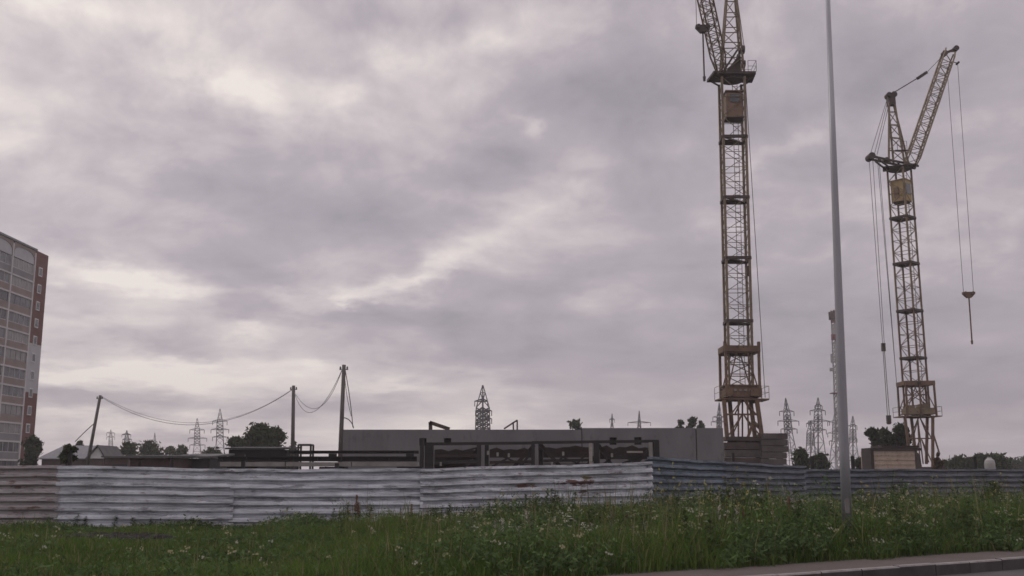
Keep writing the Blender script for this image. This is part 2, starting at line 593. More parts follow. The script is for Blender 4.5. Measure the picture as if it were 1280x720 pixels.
# ------------------------------------------------------------------ lattice helper
def lattice(mb, p, q, s, u, w0, h0, w1, h1, nb, chord, brace, mi=0, faces=4, frames=True, cross=False):
    """box truss from p to q, side axis s, up axis u"""
    p, q, s, u = Vector(p), Vector(q), Vector(s).normalized(), Vector(u).normalized()
    K = ((-1, -1), (1, -1), (1, 1), (-1, 1))

    def cn(t, k):
        w, h = w0 + (w1 - w0) * t, h0 + (h1 - h0) * t
        return p.lerp(q, t) + s * (K[k][0] * w / 2) + u * (K[k][1] * h / 2)
    for k in range(4):
        mb.bar(cn(0, k), cn(1, k), chord, mi=mi)
    for i in range(nb):
        a, b = i / nb, (i + 1) / nb
        for k in range(faces):
            k2 = (k + 1) % 4
            if (i + k) % 2:
                mb.bar(cn(a, k), cn(b, k2), brace, mi=mi)
                if cross:
                    mb.bar(cn(a, k2), cn(b, k), brace, mi=mi)
            else:
                mb.bar(cn(a, k2), cn(b, k), brace, mi=mi)
                if cross:
                    mb.bar(cn(a, k), cn(b, k2), brace, mi=mi)
            if frames and i:
                mb.bar(cn(a, k), cn(a, k2), brace, mi=mi)


def axis_frame(base, top):
    z = (Vector(top) - Vector(base)).normalized()
    x = Vector((1, 0, 0))
    y = z.cross(x).normalized()
    x = y.cross(z).normalized()
    return Matrix((x, y, z)).transposed()


# ------------------------------------------------------------------ cranes
class Local:
    """points of a leaning thing, given where they are seen and how far behind its axis"""

    def __init__(self, base, top, Y):
        self.m = axis_frame(base, top)
        self.base = Vector(base)
        self.inv = self.m.inverted()
        self.Y = Y

    def __call__(self, u, v, dy=0.0):
        return self.inv @ (at(u, v, self.Y + dy) - self.base)

    def h(self, u, v):
        return self(u, v).z


def collar(mb, h, w, phi, tall, thick, mi=0):
    m = Matrix.Rotation(phi, 3, 'Z')
    K = [m @ Vector((a * w / 2, b * w / 2, 0)) + Vector((0, 0, h)) for a, b in ((-1, -1), (1, -1), (1, 1), (-1, 1))]
    for i in range(4):
        mb.bar(K[i], K[(i + 1) % 4], thick, tall, mi=mi)
    mb.bar(K[0], K[2], thick * 0.7, tall * 0.5, mi=mi)


def mast_section(t, h0, h1, w, phi, nb, chord, brace, mat, collar_mat, name='mast_section'):
    m = Matrix.Rotation(phi, 3, 'Z')
    mb = MB()
    lattice(mb, (0, 0, h0), (0, 0, h1), m @ Vector((1, 0, 0)), m @ Vector((0, 1, 0)), w, w, w, w, nb, chord, brace, frames=True)
    # ladder inside
    lx = m @ Vector((w * 0.18, w * 0.3, 0))
    for sgn in (-0.2, 0.2):
        o = m @ Vector((sgn, 0, 0))
        mb.bar(lx + o + Vector((0, 0, h0)), lx + o + Vector((0, 0, h1)), 0.045)
    n = int((h1 - h0) / 0.4)
    for i in range(n):
        z = h0 + 0.2 + i * 0.4
        mb.bar(lx + m @ Vector((-0.2, 0, 0)) + Vector((0, 0, z)), lx + m @ Vector((0.2, 0, 0)) + Vector((0, 0, z)), 0.03)
    o = mb.build(name, mat, t)
    c = MB()
    collar(c, h0, w + 0.1, phi, 0.24, 0.22)
    # landing platform half way across
    c.add([m @ Vector((a * w / 2, b * w / 2, 0)) + Vector((0, 0, h0 + dz)) for dz in (0.02, 0.07) for a, b in ((-0.95, 0.1), (0.3, 0.1), (0.3, 0.95), (-0.95, 0.95))],
          [(3, 2, 1, 0), (4, 5, 6, 7), (0, 1, 5, 4), (1, 2, 6, 5), (2, 3, 7, 6), (3, 0, 4, 7)])
    c.build('landing', collar_mat, t)
    return o


def railing(mb, pts, h=1.0, r=0.018):
    for i, p in enumerate(pts):
        p = Vector(p)
        mb.bar(p, p + Vector((0, 0, h)), r * 2)
        if i:
            q = Vector(pts[i - 1])
            for k in (0.5, 1.0):
                mb.bar(q + Vector((0, 0, h * k)), p + Vector((0, 0, h * k)), r * 1.6)


def hook_assembly(t, L, ub, vb, half, u_end, v_end, dy, tops, mat, ropemat, bar=0.11):
    """ropes down to a V-shaped hook block with a long sling below"""
    c = L(ub, vb, dy)
    hb = MB()
    k = half
    hb.prism([c + Vector((-k, -0.2, 0.42)), c + Vector((-k * 1.02, -0.2, 0.22)), c + Vector((-k * 0.35, -0.2, -0.2)), c + Vector((k * 0.35, -0.2, -0.2)), c + Vector((k * 1.02, -0.2, 0.22)), c + Vector((k, -0.2, 0.42))], (0, 0.4, 0))
    for s in (-1, 1):
        w = c + Vector((s * k * 0.62, 0, 0.30))
        hb.tube(w + Vector((0, -0.26, 0)), w + Vector((0, 0.26, 0)), 0.17, n=12)
    hb.build('hook_block', mat, t)
    e = L(u_end, v_end, dy)
    sb = MB()
    sb.bar(c + Vector((0, 0, -0.15)), e, bar)
    sb.tube(e + Vector((0, 0, -0.02)), e + Vector((0, 0, 0.35)), 0.1, 0.13, n=8)
    sb.build('sling', mat, t)
    for i, (tp, sx) in enumerate(zip(tops, (-1, 1))):
        MB().tube(tp, c + Vector((sx * k * 0.85, 0, 0.4)), 0.028, n=5).build('hoist_rope', ropemat, t)


def crane_one():
    Y = 85.0
    base = at(928, 617, Y)
    base.z = 0
    top = at(914.5, 104, Y)
    L = Local(base, top, Y)
    t = thing('tower_crane', 'nearer and taller rusty yellow lattice crane, jib rising out of the top left of view', 'crane', base, mat3=L.m, group='tower cranes on the building site')
    PHI = R(-4)
    W = 1.9
    hs = [L.h(922, v) for v in (440, 403, 325, 250, 175, 101)]
    # undercarriage on rails, hidden low down, and the ballast it carries
    ub = MB()
    for sy in (-1.9, 1.9):
        ub.box((0, sy, 0.45), (5.2, 0.5, 0.5))
        for sx in (-2.2, 2.2):
            ub.tube((sx, sy - 0.2, 0.3), (sx, sy + 0.2, 0.3), 0.3, n=14)
    for sx in (-1.6, 1.6):
        ub.box((sx, 0, 0.55), (0.4, 3.6, 0.4))
    ub.box((0, 0, 0.95), (3.4, 3.4, 0.5))
    ub.build('undercarriage', M['crane_dark'], t)
    z0, z1 = 1.2, L.h(928, 553)
    n = 5
    for i in range(n):
        a = z0 + (z1 - z0) * i / n
        b = z0 + (z1 - z0) * (i + 1) / n - 0.06
        w = 3.5 - 0.08 * (i % 2)
        MB().box((0.1, 0, (a + b) / 2), (w, 3.0, b - a)).build('ballast_slab', M['block'] if i % 2 else M['crane_dark'], t)
    tt = MB()
    zt = L.h(928, 549)
    tt.box((0.1, 0, zt), (3.1, 2.8, 0.32))
    tt.tube((0.1, 0, zt - 0.4), (0.1, 0, zt - 0.1), 1.2, n=20)
    tt.build('turntable', M['crane_dark'], t)
    # splayed portal legs
    zp = L.h(925, 500)
    for (ua, va, ub_, vb, dy) in ((909, 550, 905, 500, -1.2), (953, 550, 946, 500, -1.2), (916, 549, 912, 500, 1.3), (944, 549, 938, 500, 1.3)):
        MB().bar(L(ua, va, dy), L(ub_, vb, dy), 0.3, 0.3).build('portal_leg', M['crane_rust'], t)
    br = MB()
    for dy in (-1.1, 1.2):
        k = 0 if dy < 0 else 5
        br.bar(L(908 + k, 518, dy), L(949 - k, 518, dy), 0.14)
        br.bar(L(909 + k, 547, dy), L(927, 519, dy), 0.1)
        br.bar(L(952 - k, 547, dy), L(930, 519, dy), 0.1)
        br.bar(L(913 + k, 519, dy), L(927, 500, dy), 0.1)
        br.bar(L(946 - k, 519, dy), L(930, 500, dy), 0.1)
        br.bar(L(923 + k, 548, dy), L(923 + k, 500, dy), 0.12)
        br.bar(L(936, 548, dy), L(934, 500, dy), 0.12)
    br.bar(L(950, 535, -1.0), L(941, 527, 0.5), 0.22)
    br.bar(L(934, 549, -1.2), L(942, 527, -1.2), 0.2)
    br.build('portal_brace', M['crane_rust'], t)
    # working platform with rails
    pl = MB()
    a, b = L(897, 499, 0), L(957, 499, 0)
    pl.box(((a.x + b.x) / 2, 0, zp), (b.x - a.x, 2.5, 0.12))
    for x in (-1.2, 0.0, 1.2):
        pl.box((x + (a.x + b.x) / 2, 0, zp - 0.13), (0.12, 2.4, 0.14))
    pl.build('work_platform', M['crane_rust'], t)
    rl = MB()
    railing(rl, [(a.x, 1.2, zp + 0.06), (a.x, -1.2, zp + 0.06), (a.x + 0.75, -1.2, zp + 0.06)])
    rl.build('railing', M['crane'], t)
    rl = MB()
    railing(rl, [(b.x - 0.6, -1.2, zp + 0.06), (b.x, -1.2, zp + 0.06), (b.x, 1.2, zp + 0.06)])
    rl.build('railing', M['crane'], t)
    # machinery
    m0, m1 = L.h(926, 498), L.h(926, 483)
    mc = MB()
    mc.box((0.1, -0.2, (m0 + m1) / 2), (2.75, 1.9, (m1 - m0) * 0.92))
    mc.box((-1.1, -0.3, m0 + 0.35), (0.5, 2.2, 0.6))
    mc.box((0.9, -1.25, m0 + 0.4), (0.7, 0.35, 0.6))
    mc.box((0, -0.2, m1), (2.9, 2.1, 0.1))
    o = mc.build('machinery_housing', M['crane_rust'], t)
    for x in (-0.62, -0.2, 0.22, 0.62):
        MB().box((x, -1.17, (m0 + m1) / 2 + 0.1), (0.22, 0.06, 0.16)).build('vent', M['concrete_old'], o)
    # collar frame around the mast foot
    h0, h1 = L.h(925, 498), L.h(925, 441)
    cf = MB()
    for x in (-1.32, 1.36):
        for y in (-1.2, 1.2):
            cf.bar((x, y, h0), (x, y, h1 + 0.1), 0.2)
    for y in (-1.2, 1.2):
        cf.bar((-1.32, y, h0 + 0.2), (-0.4, y, h1), 0.09)
        cf.bar((1.36, y, h0 + 0.2), (0.4, y, h1), 0.09)
    for x in (-1.32, 1.36):
        cf.bar((x, -1.2, h0 + 0.25), (x, 1.2, h0 + 0.25), 0.1)
    for y in (-1.2, 1.2):
        cf.bar((-1.32, y, h1 - 0.12), (1.36, y, h1 - 0.12), 0.1)
    cf.build('erection_frame', M['crane_rust'], t)
    cb = MB()
    for y in (-1.25, 1.25):
        cb.box((0.02, y, h1 + 0.2), (2.9, 0.25, 0.5))
    for x in (-1.35, 1.4):
        cb.box((x, 0, h1 + 0.2), (0.25, 2.26, 0.5))
        cb.box((x, -1.1, h1 + 0.62), (0.22, 0.25, 0.34))
    cb.build('collar_beam', M['crane_rust'], t)
    # mast
    mast_section(t, h0, hs[0], W, PHI, 4, 0.15, 0.07, M['crane'], M['crane_dark'], 'mast_section')
    for i in range(5):
        mast_section(t, hs[i], hs[i + 1], W, PHI, 4 if i in (1, 2, 3) else (2 if i == 0 else 3), 0.19, 0.046, M['crane'], M['crane_dark'])
    bx = MB()
    bx.bar(L(936, 333, -0.9), L(936.3, 345, -0.9), 0.32)
    bx.build('junction_box', M['crane_dark'], t)
    # cabin
    c0, c1 = L.h(916, 150), L.h(916, 117)
    cc = (c0 + c1) / 2
    cz = c1 - c0
    cabin = MB()
    cabin.box((0.05, -0.15, cc - cz * 0.05), (1.45, 1.35, cz * 0.9))
    cabin.box((0.05, -0.15, c1 - 0.05), (1.55, 1.45, 0.1))
    cab = cabin.build('cabin', M['cabin_brown'], t)
    w = MB()
    w.box((0.05, -0.845, cc + cz * 0.2), (0.8, 0.06, cz * 0.3))
    w.build('window', M['glass'], cab)
    w = MB()
    w.box((0.05, -0.15, c0 - 0.02), (1.5, 1.4, 0.12))
    w.build('cabin_floor', M['crane_dark'], cab)
    # slewing deck
    d = L(913.5, 97)
    dz = L.h(914, 98)
    dk = MB()
    dk.prism([Vector((-1.75, -1.15, dz)), Vector((-1.95, 1.0, dz)), Vector((2.0, 1.0, dz)), Vector((1.85, -1.15, dz))], (0, 0, 0.22))
    dk.tube((0.02, 0, dz - 0.25), (0.02, 0, dz), 0.95, n=20)
    for sx in (-1, 1):
        dk.bar((sx * 0.9, -0.6, dz - 0.5), (sx * 1.75, -0.6, dz), 0.12)
        dk.bar((sx * 0.9, 0.6, dz - 0.5), (sx * 1.75, 0.6, dz), 0.12)
    dk.build('slewing_deck', M['crane_dark'], t)
    rl = MB()
    railing(rl, [(1.2, -1.1, dz + 0.2), (1.9, -1.1, dz + 0.2), (1.95, 0.95, dz + 0.2), (0.9, 0.95, dz + 0.2)], 1.0)
    rl.build('railing', M['crane_dark'], t)
    # tower head
    ap = L(913.5, -38, 0)
    hd = MB()
    m = Matrix.Rotation(PHI, 3, 'Z')
    ft = [m @ Vector((sx * 0.95, sy * 0.8, 0)) + Vector((0.02, 0, dz + 0.2)) for sx, sy in ((-1, -1), (1, -1), (1, 1), (-1, 1))]
    tp = [ap + Vector((sx * 0.2, sy * 0.18, 0)) for sx, sy in ((-1, -1), (1, -1), (1, 1), (-1, 1))]
    for k in range(4):
        hd.bar(ft[k], tp[k], 0.16)
    nb = 7
    for i in range(1, nb + 1):
        f, e = i / nb, (i - 1) / nb
        for k in range(4):
            k2 = (k + 1) % 4
            hd.bar(ft[k].lerp(tp[k], f), ft[k2].lerp(tp[k2], f), 0.07)
            if i < nb:
                hd.bar(ft[k].lerp(tp[k], e), ft[k2].lerp(tp[k2], f), 0.06)
    hd.build('tower_head', M['crane'], t)
    wn = MB()
    for (u, v, r) in ((928.5, 62, 0.38), (929.5, 80, 0.33), (923, 72, 0.3)):
        c = L(u, v, -0.6)
        wn.tube(c + Vector((-0.12, 0, 0)), c + Vector((0.12, 0, 0)), r, n=14)
    wn.prism([L(906, 91, -0.5), L(925, 91, -0.5), L(926, 58, -0.5), L(921, 72, -0.5)], (0, 0.25, 0))
    wn.bar(L(905, 88, -0.8), L(922, 62, -0.8), 0.16)
    wn.build('winch', M['crane_dark'], t)
    # jib, raised and turned towards the left
    jf = L(902, 91, -1.0)
    jt = L(868, -62, -6.0)
    jb = MB()
    dj = (jt - jf).normalized()
    sj = dj.cross(Vector((0, 0, 1))).normalized()
    sj = Vector((1, 0.15, 0.1)).normalized()
    uj = sj.cross(dj).normalized()
    sj = dj.cross(uj).normalized()
    j1, j2 = jf.lerp(jt, 0.14), jf.lerp(jt, 0.86)
    lattice(jb, jf, j1, sj, uj, 0.7, 0.25, 1.0, 0.95, 2, 0.11, 0.055)
    lattice(jb, j1, j2, sj, uj, 1.0, 0.95, 1.0, 0.95, 12, 0.11, 0.055)
    lattice(jb, j2, jt, sj, uj, 1.0, 0.95, 0.5, 0.35, 2, 0.11, 0.055)
    jb.build('jib', M['crane'], t)
    for s in (-0.15, 0.15):
        MB().tube(ap + Vector((s, 0, 0)), jt + Vector((s, 0, 0)), 0.03, n=5).build('jib_tie', M['rope'], t)
    for (a_, b_) in ((L(919, -20, 0.2), L(931, 64, 0.2)), (L(917, -20, 0.4), L(927, 62, 0.6))):
        MB().tube(a_, b_, 0.035, n=5).build('stay_rope', M['rope'], t)
    MB().tube(L(931, 86, 0.6), L(956.5, 497, 0.6), 0.03, n=5).build('luffing_rope', M['rope'], t)
    hook_assembly(t, L, 878.5, 38, 0.58, 880.5, 101, -5.6, [L(868, -58, -5.6), L(874, -60, -5.6)], M['crane_dark'], M['rope'])
    return t


def crane_two():
    Y = 105.0
    base = at(1154, 612, Y)
    base.z = 0
    top = at(1124, 214, Y)
    L = Local(base, top, Y)
    t = thing('tower_crane', 'farther crane at right with its whole jib, hanging hook and yellow cabin in view', 'crane', base, mat3=L.m, group='tower cranes on the building site')
    PHI = R(-48.6)
    W = 1.72
    hs = [L.h(1135, v) for v in (480, 448, 389, 330, 273, 212)]
    ub = MB()
    for sy in (-1.9, 1.9):
        ub.box((0, sy, 0.45), (5.0, 0.5, 0.5))
        for sx in (-2.1, 2.1):
            ub.tube((sx, sy - 0.2, 0.3), (sx, sy + 0.2, 0.3), 0.3, n=14)
    ub.box((0, 0, 0.8), (3.2, 4.2, 0.5))
    ub.build('undercarriage', M['crane_dark'], t)
    tt = MB()
    tt.tube((0, 0, 1.0), (0, 0, 1.9), 1.2, n=20)
    tt.box((0.2, 0, 2.1), (3.2, 2.6, 0.4))
    tt.build('turntable', M['crane_dark'], t)
    zp = L.h(1148, 521)
    for (ua, va, ub_, vb, dy) in ((1139, 584, 1131, 521, -1.1), (1166, 584, 1166, 521, -1.1), (1146, 580, 1139, 521, 1.2), (1158, 580, 1159, 521, 1.2)):
        MB().bar(L(ua, va, dy), L(ub_, vb, dy), 0.24, 0.24).build('portal_leg', M['crane_rust'], t)
    br = MB()
    for dy in (-1.0, 1.1):
        k = 0 if dy < 0 else 4
        br.bar(L(1135 + k, 548, dy), L(1166 - k, 548, dy), 0.12)
        br.bar(L(1138 + k, 578, dy), L(1150, 549, dy), 0.09)
        br.bar(L(1165 - k, 578, dy), L(1152, 549, dy), 0.09)
        br.bar(L(1137 + k, 549, dy), L(1148, 522, dy), 0.09)
        br.bar(L(1165 - k, 549, dy), L(1150, 522, dy), 0.09)
        br.bar(L(1150 + k, 580, dy), L(1147, 522, dy), 0.1)
    br.bar(L(1166, 540, -1), L(1174, 566, -1), 0.12)
    br.bar(L(1174, 566, -1), L(1168, 580, -1), 0.2)
    br.build('portal_brace', M['crane_rust'], t)
    pl = MB()
    a, b = L(1122, 521, 0), L(1172, 521, 0)
    pl.box(((a.x + b.x) / 2, 0, zp), (b.x - a.x, 2.4, 0.1))
    pl.build('work_platform', M['crane_rust'], t)
    rl = MB()
    railing(rl, [(a.x + 0.5, -1.15, zp + 0.05), (a.x, -1.15, zp + 0.05), (a.x, 1.15, zp + 0.05)], 0.9)
    rl.build('railing', M['crane_dark'], t)
    rl = MB()
    railing(rl, [(b.x - 0.5, -1.15, zp + 0.05), (b.x, -1.15, zp + 0.05), (b.x, 1.15, zp + 0.05)], 0.9)
    rl.build('railing', M['crane_dark'], t)
    m0, m1 = L.h(1147, 520), L.h(1147, 509)
    mc = MB()
    mc.box((0.1, -0.2, (m0 + m1) / 2), (2.9, 1.8, (m1 - m0) * 0.7))
    mc.box((-0.9, -0.2, m1 - 0.1), (0.7, 1.4, 0.4))
    mc.tube((0.5, -0.9, m1 - 0.05), (0.5, 0.7, m1 - 0.05), 0.4, n=14)
    mc.build('machinery_housing', M['crane'], t)
    h0, h1 = L.h(1146, 521), L.h(1144, 481)
    cf = MB()
    for x in (-1.42, 1.46):
        for y in (-1.1, 1.1):
            cf.bar((x, y, h0), (x * 0.98, y, h1 + 0.1), 0.17)
    for y in (-1.1, 1.1):
        cf.bar((-1.42, y, h0 + 0.6), (-0.3, y, h1), 0.08)
        cf.bar((1.46, y, h0 + 0.6), (0.3, y, h1), 0.08)
    for x in (-1.32, 1.36):
        cf.bar((x, -1.2, h0 + 0.25), (x, 1.2, h0 + 0.25), 0.1)
    for y in (-1.2, 1.2):
        cf.bar((-1.32, y, h1 - 0.12), (1.36, y, h1 - 0.12), 0.1)
    cf.build('erection_frame', M['crane_rust'], t)
    cb = MB()
    for y in (-1.15, 1.15):
        cb.box((0.02, y, h1 + 0.1), (3.0, 0.22, 0.42))
    for x in (-1.4, 1.44):
        cb.box((x, 0, h1 + 0.1), (0.22, 2.07, 0.42))
    cb.build('collar_beam', M['crane_rust'], t)
    mast_section(t, h0, hs[0], W, PHI, 3, 0.15, 0.07, M['crane_rust'], M['crane_dark'])
    for i in range(5):
        mast_section(t, hs[i], hs[i + 1], W, PHI, 2 if i == 0 else 4, 0.16, 0.05, M['crane_rust'] if i < 2 else M['crane'], M['crane_dark'])
    # cabin
    c0, c1 = L.h(1127, 253), L.h(1127, 227)
    cz = c1 - c0
    m = Matrix.Rotation(PHI, 3, 'Z')
    cabin = MB()
    cabin.box((0.0, -0.1, c0 + cz * 0.5), (1.55, 1.35, cz), PHI)
    cabin.box((0.0, -0.1, c1 + 0.04), (1.66, 1.46, 0.08), PHI)
    cab = cabin.build('cabin', M['cabin_yellow'], t)
    w = MB()
    q = m @ Vector((0.79, 0, 0))
    w.box(Vector((q.x, q.y - 0.1, c0 + cz * 0.58)), (0.06, 0.95, cz * 0.5), PHI)
    w.build('window', M['glass'], cab)
    w = MB()
    q = m @ Vector((-0.15, -0.69, 0))
    w.box(Vector((q.x, q.y - 0.1, c0 + cz * 0.42)), (0.55, 0.05, cz * 0.5), PHI)
    w.build('hatch', M['cabin_brown'], cab)
    w = MB()
    w.box((0, -0.1, c0 - 0.1), (1.3, 1.1, 0.2), PHI)
    w.build('cabin_floor', M['crane_dark'], cab)
    # slewing ring and deck
    dz = L.h(1125, 211)
    dk = MB()
    dk.tube((0, 0, dz - 0.14), (0, 0, dz + 0.08), 1.15, 1.3, n=20)
    dk.box((0.05, 0, dz + 0.14), (3.3, 1.7, 0.12), R(-20))
    dk.build('slewing_deck', M['crane_dark'], t)
    cj = MB()
    e = L(1088, 197, -1.0)
    for dy in (-0.45, 0.45):
        cj.bar(e + Vector((0, dy, 0)), L(1146, 209, 0.6) + Vector((0, dy, 0)), 0.15, 0.22)
        cj.bar(L(1096, 200, -0.8) + Vector((0, dy, 0)), L(1110, 211, -0.2) + Vector((0, dy, 0)), 0.14)
    for f in (0.05, 0.3, 0.6, 0.9):
        p = e.lerp(L(1146, 209, 0.6), f)
        cj.bar(p + Vector((0, -0.45, 0)), p + Vector((0, 0.45, 0)), 0.14)
    cj.tube(e + Vector((0, -0.6, 0.05)), e + Vector((0, 0.6, 0.05)), 0.36, n=14)
    cj.tube(L(1107, 202, -0.5) + Vector((0, -0.4, 0.1)), L(1107, 202, -0.5) + Vector((0, 0.4, 0.1)), 0.28, n=14)
    cj.build('counter_jib', M['crane_dark'], t)
    # tower head
    ap = L(1113.5, 124, 0)
    hd = MB()
    ft = [L(1111, 204, -0.7), L(1131, 206, -0.5), L(1136, 206, 0.9), L(1117, 205, 1.0)]
    tp = [ap + Vector((sx * 0.25, sy * 0.2, 0)) for sx, sy in ((-1, -1), (1, -1), (1, 1), (-1, 1))]
    for k in range(4):
        hd.bar(ft[k], tp[k], 0.17)
    for i in range(1, 5):
        f, e2 = i / 5, (i - 1) / 5
        for k in range(4):
            k2 = (k + 1) % 4
            hd.bar(ft[k].lerp(tp[k], f), ft[k2].lerp(tp[k2], f), 0.07)
            if k % 2 == 0:
                hd.bar(ft[k].lerp(tp[k], e2), ft[k2].lerp(tp[k2], f), 0.07)
    hd.build('tower_head', M['crane'], t)
    pb = MB()
    for (u, v) in ((1110.5, 120), (1116.5, 119)):
        c = L(u, v, 0)
        pb.tube(c + Vector((0, -0.35, 0)), c + Vector((0, 0.35, 0)), 0.33, n=12)
    pb.box(ap + Vector((0, 0, -0.25)), (0.75, 0.7, 0.9))
    pb.build('head_pulley', M['crane_dark'], t)
    rl = MB()
    railing(rl, [L(1122, 188, -0.9), L(1128, 188, -0.9), L(1134, 188, -0.9)], 1.0)
    rl.bar(L(1119, 188, -0.9), L(1135, 188, -0.9), 0.12)
    rl.build('railing', M['crane_dark'], t)
    # jib
    jf, jt = L(1138, 207, -0.6), L(1187, 64, 3.0)
    dj = (jt - jf).normalized()
    uj = Vector((0, 1, 0)) - dj * dj.y
    uj.normalize()
    sj = dj.cross(uj).normalized()
    jb = MB()
    j1, j2 = jf.lerp(jt, 0.06), jf.lerp(jt, 0.95)
    lattice(jb, jf, j1, sj, uj, 1.0, 0.3, 1.15, 0.95, 1, 0.13, 0.055)
    lattice(jb, j1, j2, sj, uj, 1.15, 0.95, 1.15, 0.95, 14, 0.13, 0.055)
    lattice(jb, j2, jt, sj, uj, 1.15, 0.95, 1.1, 0.5, 1, 0.13, 0.055)
    jb.build('jib', M['crane'], t)
    jp = MB()
    jp.bar(L(1180, 67, 3), L(1195, 61, 3), 0.24)
    for (u, v, r) in ((1194.5, 61, 0.3), (1180.5, 67, 0.3), (1197, 79, 0.12)):
        c = L(u, v, 3)
        jp.tube(c + Vector((0, -0.3, 0)), c + Vector((0, 0.3, 0)), r, n=12)
    jp.bar(L(1190, 77, 3), L(1197, 79, 3), 0.07)
    jp.build('jib_head', M['crane_dark'], t)
    tie = MB()
    tie.bar(L(1115, 117, 0.2), L(1158, 91, 2.0), 0.1)
    tie.bar(L(1147, 98, 1.5), L(1158, 90.5, 2.0), 0.3)
    tie.tube(L(1158, 91, 2.0), L(1181, 67, 3.0), 0.03, n=5)
    tie.build('jib_tie', M['crane_dark'], t)
    for (ua, va, ub_, vb) in ((1110, 120, 1087, 196), (1111, 121, 1092, 197), (1113, 122, 1095, 199)):
        MB().tube(L(ua, va, -0.3), L(ub_, vb, -0.8), 0.032, n=5).build('stay_rope', M['rope'], t)
    for (ua, va, ub_, vb) in ((1086.5, 200, 1103.5, 432), (1091, 200, 1105.5, 432), (1097, 201, 1120, 470), (1099, 202, 1124, 520)):
        MB().tube(L(ua, va, -0.9), L(ub_, vb, -0.9), 0.03, n=5).build('tackle_rope', M['rope'], t)
    tb = MB()
    tb.bar(L(1104, 429, -0.9), L(1104.5, 439, -0.9), 0.34)
    tb.build('tackle_block', M['crane_dark'], t)
    for (ua, ub_) in ((1103.8, 1109.5), (1105.5, 1112)):
        MB().tube(L(ua, 438, -0.9), L(ub_, 521, -0.9), 0.04, n=5).build('tackle_rope', M['concrete_old'], t)
    tb = MB()
    c = L(1110.8, 523, -0.9)
    tb.box(c, (0.4, 0.3, 0.6))
    tb.tube(c + Vector((0, -0.2, -0.4)), c + Vector((0, 0.2, -0.4)), 0.2, n=10)
    tb.build('tackle_block', M['crane_dark'], t)
    hook_assembly(t, L, 1211, 370, 0.62, 1215.2, 430, 3.0, [L(1183.5, 80, 3.0), L(1197, 79, 3.0)], M['crane_rust'], M['rope'])
    return t


crane_one()
crane_two()

# concrete blocks beside the nearer crane: each is a thing
blk_lab = ['rough grey block at the top of the stack right of the tall crane', 'grey ballast block second from the top of the stack beside the crane',
           'grey ballast block third from the top of the stack beside the crane', 'grey ballast block just above the blue fence beside the crane']
for i in range(6):
    v0, v1 = 541.5 + i * 8, 541.5 + i * 8 + 7.4
    if v1 > 590:
        break
    Yb = 83.0
    a, b = at(954 - (i > 0) * 1.0, v1, Yb), at(985 + random.uniform(-1, 1.2), v0, Yb)
    mb = MB()
    mb.box(((a.x + b.x) / 2 - 0.02 * i, Yb + 1.0, (a.z + b.z) / 2), (b.x - a.x, 1.9, b.z - a.z), random.uniform(-0.03, 0.03))
    for sx in (-0.6, 0.6):
        mb.box(((a.x + b.x) / 2 + sx, Yb + 1.0, b.z), (0.35, 1.0, 0.05))
    o = mb.build('concrete_block', M['block'])
    bv = o.modifiers.new('worn_edges', 'BEVEL')
    bv.width = 0.04
    bv.segments = 2
    tag(o, blk_lab[min(i, 3)] if i < 4 else ('grey ballast block behind the blue fence, fifth down in the stack beside the crane' if i == 4 else 'lowest grey ballast block of the stack beside the crane'), 'concrete block', 'ballast blocks stacked beside the tall crane')
# the pedestal under the stack
pz = at(970, 589.5, 83).z
pp = MB().box((at(969.5, 585, 83).x, 84, pz / 2 - 0.02), (2.3, 2.2, pz - 0.06)).build('plinth', M['concrete_old'])
tag(pp, 'plain concrete plinth under the stack of ballast blocks', 'plinth')

# ballast crib of the farther crane: cream front, timber on top
Yc = 99.0
a, b = at(1092, 600, Yc), at(1143, 563.5, Yc)
t = thing('ballast_crib', 'cream painted concrete ballast crib with dark timber on top, by the farther crane', 'ballast', ((a.x + b.x) / 2, Yc, 0))
hw = (b.x - a.x) / 2
mb = MB().box((0, 1.6, b.z / 2), (2 * hw, 3.2, b.z))
for k in range(4):
    mb.box((0, -0.02, b.z - 0.42 - k * 0.42), (2 * hw - 0.1, 0.06, 0.05))
mb.build('front_wall', M['cream_block'], t)
c0 = at(1088, 560, Yc).x - t.location.x
MB().box((c0 + 0.1, 1.2, (b.z + 0.2) / 2), (0.3, 2.6, b.z + 0.35)).build('side_post', M['rust_sheet'], t)
mb = MB().box((0.35, 1.5, b.z + 0.14), (2 * hw + 0.6, 3.3, 0.24))
mb.box((0.7, 1.5, b.z + 0.4), (2 * hw - 0.5, 2.9, 0.2))
mb.build('timber_deck', M['rust_sheet'], t)
c1 = at(1150, 566, Yc).x - t.location.x
MB().prism([Vector((hw + 0.02, 0, 0)), Vector((c1 + 0.3, 0, 0)), Vector((c1, 0, b.z * 0.9)), Vector((hw + 0.02, 0, b.z + 0.1))], (0, 2.5, 0)).build('side_buttress', M['crane_dark'], t)

# ------------------------------------------------------------------ long concrete wall of the unfinished building
Yw = 66.0
wl = thing('unfinished_building', 'long low grey concrete basement wall of an unfinished building', 'building', (at(428, 592, Yw).x, Yw, 0))
ox = wl.location.x
joints = [428, 727.5, 870.5, 905]
tops = [537, 535, 535, 534.5]


def wx(u):
    return at(u, 555, Yw).x - ox


def wz(v):
    return at(640, v, Yw).z


